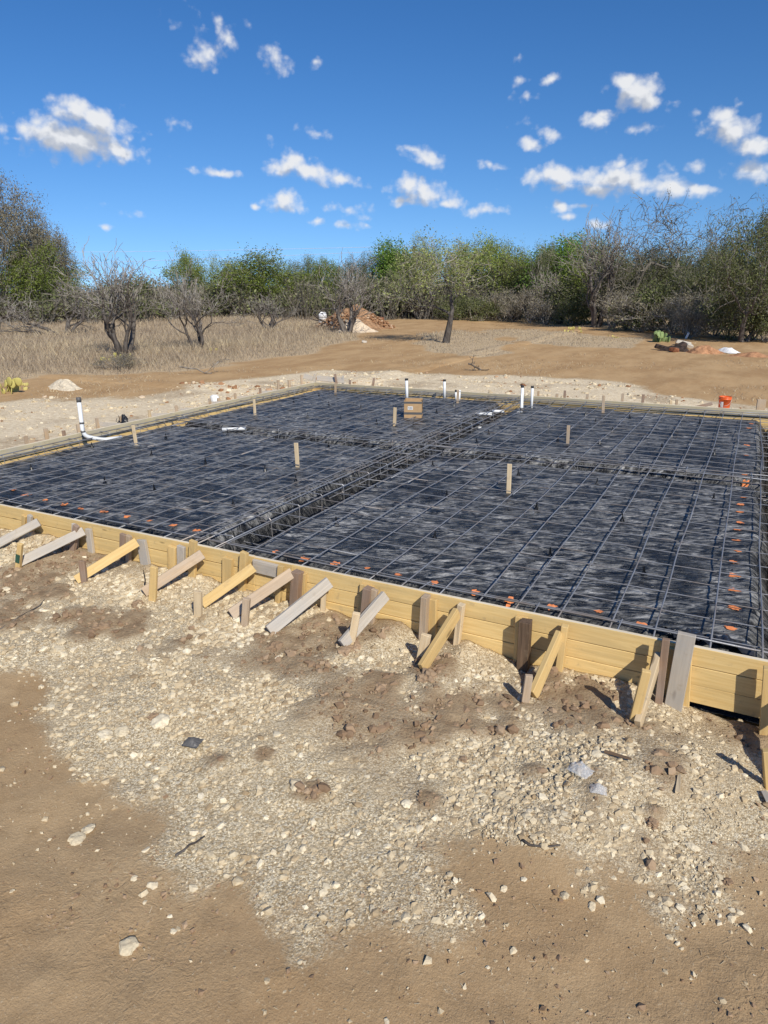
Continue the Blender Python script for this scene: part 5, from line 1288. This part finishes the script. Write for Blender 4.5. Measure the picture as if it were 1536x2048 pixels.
plant(('broad', 3), 925, 634, 496, 'fresh green tree behind the lone mesquite', 100, G2, 2.0)
plant(('broad', 4), 985, 636, 488, 'rounded pale green tree just right of the lone mesquite', 115, G2, 4.1)
plant(('soft', 1), 1035, 638, 495, 'slim feathery tree right of the rounded pale green one', 70, G2, 1.0)
plant(('liveoak', 3), 1085, 642, 500, 'leafy tree left of the dark green clump right of centre', 90, G2, 2.2)
plant(('bright', 5), 1112, 640, 488, 'dark green clump of foliage right of centre', 80, G2)
plant(('broad', 6), 1195, 646, 486, 'greyish green tree behind the leaning bare stems', 110, G2, 3.0)
plant(('mesquite', 2), 1190, 655, 452, 'bare many stemmed tree with one tall thin leader', 150, G2, 2.4)
plant(('mesquite', 5), 1120, 648, 535, 'bare white limbed mesquite under the dark green clump', 95, G2, 1.1)
plant(('bareoak', 4), 1278, 654, 420, 'tall gnarled grey oak standing first of the right oaks', 135, G2)
plant(('bareoak', 8), 1352, 656, 414, 'tallest gnarled grey oak in the middle of the right oaks', 165, G2)
plant(('bareoak', 4), 1420, 660, 422, 'gnarled grey oak right of the tallest one', 120, G2, 3.3)
plant(('liveoak', 5), 1330, 652, 500, 'dark leafy tree filling in under the gnarled oaks', 150, G2, .4)
plant(('liveoak', 3), 1250, 652, 515, 'dull olive tree under the first gnarled oak', 110, G2, 4.0)
plant(('liveoak', 7), 1488, 684, 432, 'dark spreading live oak with thick low limbs at the right edge', 230, G2)
plant(('liveoak', 5), 1545, 664, 430, 'dark green oak clipped by the right edge of the photo', 150, G2, 2.7)
plant(('liveoak', 3), 1415, 664, 500, 'shadowy leafy tree left of the spreading live oak', 140, G2, 5.1)
# brush under the trees
rb = np.random.default_rng(77); USED = {}
SPOTS = [(180,638,575),(290,636,560),(330,636,566),(350,640,580),(430,636,565),(560,634,580),(585,636,590),(620,632,570),(640,634,585),(745,634,560),(765,636,575),(815,634,560),(835,638,585),(868,636,575),(905,640,590),(945,638,565),(960,642,600),
         (1005,642,580),(1030,644,590),(1060,646,575),(1090,650,595),(1140,652,600),(1160,650,570),(1225,656,580),(1255,660,600),(1285,664,590),(1310,662,570),(1345,668,600),(1375,674,618),(1395,668,575),(1430,672,590),(1455,676,600),(1505,680,590),(1530,684,600),(215,634,570),(155,636,585),(255,634,565)]
for i, (px, py, tp) in enumerate(SPOTS):
    leafy = rb.random() < .45
    nb = [(690, 'the soil heap'), (893, 'the lone mesquite'), (508, 'the round green tree'), (245, 'the tall left mesquite'), (398, 'the crooked mesquite'), (1190, 'the bare many stemmed tree'), (1352, 'the tallest gnarled oak'), (1488, 'the spreading live oak'), (1085, 'the dark green clump'), (789, 'the narrow vivid green tree')]
    d, nm = min((abs(px-a), b) for a, b in nb); sd = 'left' if px < dict((b, a) for a, b in nb)[nm] else 'right'
    lab = f'{"leafy olive" if leafy else "bare grey"} bush low among the trees {sd} of {nm}'
    USED[lab] = USED.get(lab, 0)+1
    if USED[lab] > 1: lab = lab.replace(' low among the trees', [', second one', ', third one', ', fourth one'][USED[lab]-2])
    plant((('shrub', 1+i % 3) if leafy else ('brush', 1+i % 4)), px, py, tp, lab, (py-tp)*rb.uniform(.95, 1.35), 'bushes along the foot of the wood', rb.uniform(0, 6), 'bush')
plant(('brush', 2), 1378, 676, 615, 'pale twiggy bare bush in front of the dark oaks by the cactus', 50, None, 1.0, 'bush')
plant(('brush', 3), 235, 738, 706, 'low dry shrub at the foot of the tall left mesquite', 70, None, 2.0, 'bush')

def woodland():
    """the wood further back that closes the gaps: leafy and twiggy mass, too far to count"""
    r = np.random.default_rng(55); V = []; T = []; W0 = []; W1 = []
    n = 620
    th = r.uniform(-1.15, .2, n); d = r.uniform(66, 120, n); x = d*np.sin(th); y = d*np.cos(th)
    base = gz(x, y); H = r.uniform(3.0, 5.4, n)*np.interp(th, [-1.15, -.95, -.84, -.6, -.3, -.05, .2], [.8, .62, .60, .78, .9, 1.1, 1.3])
    for i in range(n):
        m_ = 210; u = r.normal(size=(m_, 3)); u /= np.linalg.norm(u, axis=1)[:, None]; q = r.random((m_, 1))**.45
        c = np.array([x[i], y[i], base[i]+H[i]*.55])+u*q*np.array([H[i]*.6, H[i]*.6, H[i]*.5])*r.uniform(.75, 1.2, (m_, 1))
        c[:, 2] = np.maximum(c[:, 2], base[i]+.1)
        a = r.normal(size=(m_, 3)); a /= np.linalg.norm(a, axis=1)[:, None]; b = np.cross(a, r.normal(size=(m_, 3))); b /= np.linalg.norm(b, axis=1)[:, None]
        s = r.uniform(.08, .24, (m_, 1)); V.append(np.stack([c-a*s, c+b*s*.5, c+a*s, c-b*s*.5], 1).reshape(-1, 3)); T.append(np.clip(r.normal(r.uniform(.2, .8), .15, m_), 0, 1).repeat(4))
        k = 26; p0 = np.stack([x[i]+r.normal(0, .5, k), y[i]+r.normal(0, .5, k), np.full(k, base[i]-.1)], 1); W0.append(p0); W1.append(p0+np.stack([r.normal(0, 1.1, k), r.normal(0, 1.1, k), H[i]*r.uniform(.6, 1.1, k)], 1))
    V = np.concatenate(V); m_ = mat = tint_mat('far_wood_foliage', [(0, (.11, .115, .06)), (.4, (.17, .19, .08)), (.7, (.25, .225, .15)), (1, (.28, .33, .11))], trans=.25, objvar=0)
    root = empty('woodland', (0, 0, 0)); tag(root, 'distant mixed wood of grey and green trees closing the horizon', 'woodland', kind='stuff')
    o = link('foliage', mesh_np('foliage', V, np.arange(len(V)).reshape(-1, 4), dict(tint=np.concatenate(T))), root, mat)
    p0, p1 = np.concatenate(W0), np.concatenate(W1); v, f = segs_tubes(p0, p1, np.full(len(p0), .05), np.full(len(p0), .015), 3)
    link('stems', mesh_np('stems', v, f), root, M['barkgrey'])
woodland()

# ------------------------------------------------------------------ soil heaps and rubbish in the field
def heap(name, px, py, w, h, mat, label, seed, dep=1.0, parent_stones=None, cat='heap'):
    r = np.random.default_rng(seed); p = ghit(px, py); k = px_m(p); R_ = w/k/2; Hh = h/k; n = 34; rows = 14; V = [(0, 0, Hh*.8)]; F = []
    BB = [(r.uniform(-.35, .35)*R_, r.uniform(-.35, .35)*R_, r.uniform(.55, 1)) for _ in range(5)]
    for j in range(1, rows+1):
        for i in range(n):
            t = i/n*6.2832; q = j/rows; wv = 1+.22*math.sin(t*2+seed)+.12*math.sin(t*5+seed*2); x = math.cos(t)*R_*q*wv; y = math.sin(t)*R_*q*dep*wv
            pr = (1-q*q)**1.2*(.62+.38*max(math.exp(-((x-bx_)**2+(y-by_)**2)/(R_*.38)**2)*bh for bx_, by_, bh in BB))
            z = Hh*pr*(1+.6*(float(fbm(np.array([x*1.3+seed*7]), np.array([y*1.3]), 3, seed)[0])-.5)) + (r.normal(0, .02)*Hh if q < .98 else -.05)
            V.append((x*(1+r.normal(0, .03)), y*(1+r.normal(0, .03)), z))
    for i in range(n): F.append((0, 1+i, 1+(i+1) % n))
    for j in range(rows-1):
        for i in range(n):
            a = 1+j*n+i; b = 1+j*n+(i+1) % n; F.append((a, a+n, b+n, b))
    o = link(name, pydata(name, V, F, False), None, M[mat]); o.location = (p[0], p[1], p[2]-.02); tag(o, label, cat); return o, p, k, R_, Hh
o, p, k, R_, Hh = heap('soil_heap', 708, 656, 165, 46, 'dirt_brown', 'tall heap of reddish brown soil behind the bare mesquite', 3, .8)
r = np.random.default_rng(8); n = 500; t = r.uniform(0, 6.28, n); q = np.sqrt(r.random(n)); xs = p[0]+np.cos(t)*R_*q*1.05; ys = p[1]+np.sin(t)*R_*.8*q*1.05
pos = np.stack([xs, ys, p[2]+Hh*(1-q*q)**1.2*.74], 1)
o = link('rubble', stones_mesh('rubble', pos, r.uniform(.05, .17, n), r.random(n)**1.3, r), None, M['redclod']); tag(o, 'loose clods and stones covering the reddish soil heap', 'rubble', kind='stuff')
heap('sand_pile', 712, 664, 80, 24, 'sand', 'pale sand pile in front of the reddish soil heap', 6, .7)
heap('gravel_pile', 128, 776, 90, 20, 'caliche', 'low pile of pale crushed limestone at the left edge of the grass', 9, .6)
heap('soil_heap', 1408, 706, 76, 18, 'dirt_red', 'low mound of red clay right of the burnt rubbish', 12, .7)
heap('soil_heap', 1500, 712, 70, 11, 'dirt_red', 'flat spread of orange clay at the right edge beyond the white sheet', 14, .9)
def block(name, px, py, w, h, d, mat, label, cat, tilt=(0, 0, 0), lift=0.0):
    p = ghit(px, py); k = px_m(p); o = link(name, box_mesh(name, w/k, d/k, h/k, .02, .02, px), None, M[mat]); o.location = (p[0], p[1], p[2]+h/k*.5+lift); o.rotation_euler = tilt; tag(o, label, cat); return o
block('metal_box', 758, 646, 18, 11, 12, 'rusty', 'rusty red box at the right end of the soil heap', 'box', (.1, .05, .4))
def barrel():
    p = ghit(646, 652); k = px_m(p); L_ = 26/k; rr = 8.5/k; root = empty('white_barrel', (p[0], p[1], p[2]+.02), .5); tag(root, 'white barrel lying tilted at the left of the soil heap', 'barrel')
    T = Matrix.Rotation(.35, 3, 'X')
    prof = [(0, 0), (.85, 0), (.97, .04), (1.0, .12), (.96, .30), (1.02, .34), (.96, .38), (.96, .62), (1.02, .66), (.96, .70), (1.0, .88), (.97, .96), (.85, 1), (.8, .97), (0, .96)]
    V = []; F = []; n = 18
    for i in range(n):
        t = i/n*6.2832
        for q, z in prof: v = T @ Vector((q*rr*math.cos(t), q*rr*math.sin(t), z*L_)); V.append((v.x, v.y, v.z))
    m_ = len(prof)
    for i in range(n):
        j = (i+1) % n
        for q in range(m_-1): F.append((i*m_+q, j*m_+q, j*m_+q+1, i*m_+q+1))
    link('barrel_shell', pydata('barrel_shell', V, F, True), root, M['white'])
    v = T @ Vector((0, 0, L_*.97)); c, f = tube([v, v+(T @ Vector((0, 0, .03)))], rr*.25, 8); link('lid_plug', pydata('lid_plug', c, f), root, M['tape'])
barrel()
def fallen_limb(px, py, L_px, seed, label, ang, mat='bark', rad0=.08):
    r = np.random.default_rng(seed); p = ghit(px, py); k = px_m(p); L_ = L_px/k; S = []
    def br(q, d, L, rad, lev):
        n = 4
        for i in range(n):
            d = d+r.normal(0, .22, 3); d[2] += .02-.35*max(0, q[2]-.5); d /= np.linalg.norm(d); e = q+d*L/n; e[2] = max(e[2], .03); S.append((q.copy(), e.copy(), rad*(1-.1*i), rad*(1-.1*(i+1)))); q = e
            if lev < 3 and r.random() < .75:
                nd = d+r.normal(0, .7, 3); nd /= np.linalg.norm(nd); br(q.copy(), nd, L*.55, rad*.5, lev+1)
    br(np.array([0, 0, .25]), np.array([math.cos(ang), math.sin(ang), .15]), L_, rad0, 0)
    A = [np.array([s[i] for s in S]) for i in range(4)]; v, f = segs_tubes(A[0], A[1], A[2], np.maximum(A[3], .008), 5)
    o = link('fallen_branch', mesh_np('fallen_branch', v, f, smooth=True), None, M[mat]); o.location = tuple(p); tag(o, label, 'branch')
fallen_limb(688, 656, 95, 3, 'dark fallen branch reaching left from the soil heap', 3.14+.48)
fallen_limb(936, 742, 26, 6, 'short dry branch lying on the cleared dirt behind the far form', .2, rad0=.03)
fallen_limb(360, 748, 70, 9, 'thin grey fallen branch at the grass edge below the crooked mesquite', .5, 'twig', rad0=.025)
for i, (px, py, w, h, d, mt, lab, tl) in enumerate([(1328,700,36,7,14,'char','flat charred board at the left of the burnt rubbish',(.1, .25, .3)),(1358,698,30,9,12,'char','charred plank leaning in the burnt rubbish',(.2, -.4, .8)),(1366,690,28,6,14,'concrete','pale slab tilted on top of the burnt rubbish',(-.3, .2, .2)),
      (1348,704,22,8,12,'rusty','rusty brown piece at the foot of the burnt rubbish',(.1, .1, 1.2)),(1378,696,16,7,10,'concrete','small pale slab at the right of the burnt rubbish',(.4, .3, .6)),(1374,678,4,12,4,'white','small upright white post end behind the burnt rubbish',(0, .3, 0))]):
    block('rubbish_board' if mt in ('char', 'rusty') else 'broken_slab', px, py, w, h, d, mt, lab, 'rubbish', tl)
heap('ash_heap', 1352, 702, 62, 12, 'char', 'dark ash heap under the burnt boards in the right field', 21, .7)
crumple('white_sheet', 1454, 706, .95, .6, .26, M['white'], 'crumpled white sheet lying right of the red clay mound', 'sheet', 12, .02)
block('concrete_chunk', 728, 686, 10, 5, 6, 'concrete', 'small concrete chunk on the dirt in front of the sand pile', 'rock', (0, .2, .4))

# prickly pears
def pad_mesh(seed):
    bm = bmesh.new(); bmesh.ops.create_uvsphere(bm, u_segments=10, v_segments=7, radius=1)
    for v in bm.verts:
        z = v.co.z; v.co = Vector((v.co.x*.42*(1+.25*z), v.co.y*.09, (z+1)*.5))
    me = bpy.data.meshes.new('pad'); bm.to_mesh(me); bm.free(); me.polygons.foreach_set('use_smooth', [True]*len(me.polygons))
    return me
def cactus(px, py, w, h, n, tone, label, seed):
    r = np.random.default_rng(seed); p = ghit(px, py); k = px_m(p); R_ = w/k/2; Hh = h/k; root = empty('prickly_pear', tuple(p)); tag(root, label, 'cactus', 'prickly pears')
    me = pad_mesh(0); at = me.attributes.new('tint', 'FLOAT', 'POINT'); at.data.foreach_set('value', np.full(len(me.vertices), tone, dtype=np.float32)); me.materials.append(M['cactus'])
    s = min(Hh*.52, .34)
    for i in range(n):
        o = link('pad', me, root); lv = r.random() < .5
        o.location = (r.uniform(-1, 1)*R_*(.75 if lv else 1), r.uniform(-.6, .6)*R_, (s*.8*r.uniform(.6, 1) if lv else -.04)); q = s*r.uniform(.75, 1.15)
        o.scale = (q, q, q); o.rotation_euler = (r.uniform(-.5, .5), r.uniform(-.6, .6), r.uniform(0, 6.28))
cactus(1320, 684, 34, 24, 22, .45, 'green prickly pear cactus left of the burnt rubbish', 1)
cactus(18, 786, 80, 34, 16, .85, 'yellowing prickly pear at the left edge of the grass', 2)
cactus(50, 779, 34, 16, 8, .95, 'small yellow prickly pear next to the left limestone pile', 3)
cactus(1145, 664, 40, 12, 14, .9, 'low yellow prickly pear at the foot of the bare many stemmed tree', 4)
cactus(425, 706, 40, 12, 8, .95, 'low yellow prickly pear right of the crooked mesquite', 5)
cactus(232, 722, 60, 18, 12, .75, 'dull prickly pear around the foot of the tall left mesquite', 6)
cactus(1225, 676, 24, 9, 7, .9, 'tiny yellow prickly pear in the dry strip below the right trees', 7)

# gate, fence posts, power line
def gate():
    p = ghit(595, 630); k = px_m(p); L_ = 74/k; root = empty('pipe_gate', tuple(p), .48); tag(root, 'pale pipe gate far behind the dry grass', 'gate')
    for z in (.35, .65, .95, 1.2):
        v, f = tube([(-L_/2, 0, z), (L_/2, 0, z)], .03, 6); link('rail', pydata('rail', v, f), root, M['galv'])
    for x in (-L_/2, -L_/6, L_/6, L_/2):
        v, f = tube([(x, 0, .3), (x, 0, 1.22)], .03, 6); link('upright', pydata('upright', v, f), root, M['galv'])
gate()
for px, py, h, lab in ((553,634,1.9,'orange brown gate post left of the pipe gate'),(640,634,1.6,'gate post right of the pipe gate')):
    p = ghit(px, py); o = timber('gate_post', p-np.array([0, 0, .2]), p+np.array([0, 0, h]), .2, .18, (1, 0, 0), M['rusty' if px < 600 else 'pole']); tag(o, lab, 'post')
def utility_pole():
    d = ray(828, 492); d = d/np.hypot(d[0], d[1]); D = 95.0; top = np.array([d[0]*D, d[1]*D, CAM_H+d[2]*D]); g = gzs(top[0], top[1])
    root = empty('utility_pole', (top[0], top[1], g)); tag(root, 'dark utility pole sticking up above the trees', 'pole')
    v, f = tube([(0, 0, -.3), (0, 0, top[2]-g)], [.26, .2], 8); link('pole_shaft', pydata('pole_shaft', v, f, True), root, M['pole'])
    v, f = tube([(-.6, .1, top[2]-g-.5), (.6, -.1, top[2]-g-.5)], .07, 6); link('crossarm', pydata('crossarm', v, f), root, M['pole'])
    for dz, xo, lab in ((-.45, 0, 'lower of two faint pale power lines above the left tree line'), (1.3, -.4, 'upper of two faint pale power lines above the left tree line')):
        e = ray(-900, 520 if dz < 0 else 478); e = e/np.hypot(e[0], e[1]); q = np.array([e[0]*260, e[1]*260, 0]); 
        a = np.array([top[0]+xo*.0, top[1], top[2]+min(dz, 0)]); t = np.linspace(0, 1, 24)[:, None]
        q[2] = top[2]+(2 if dz < 0 else 7)
        W = a*(1-t)+q*t; W[:, 2] -= (1-(2*t[:, 0]-1)**2)*1.6
        v, f = tube(W, .02, 4); o = link('power_line', pydata('power_line', v, f), None, M['wire']); tag(o, lab, 'power line', 'power lines')
utility_pole()
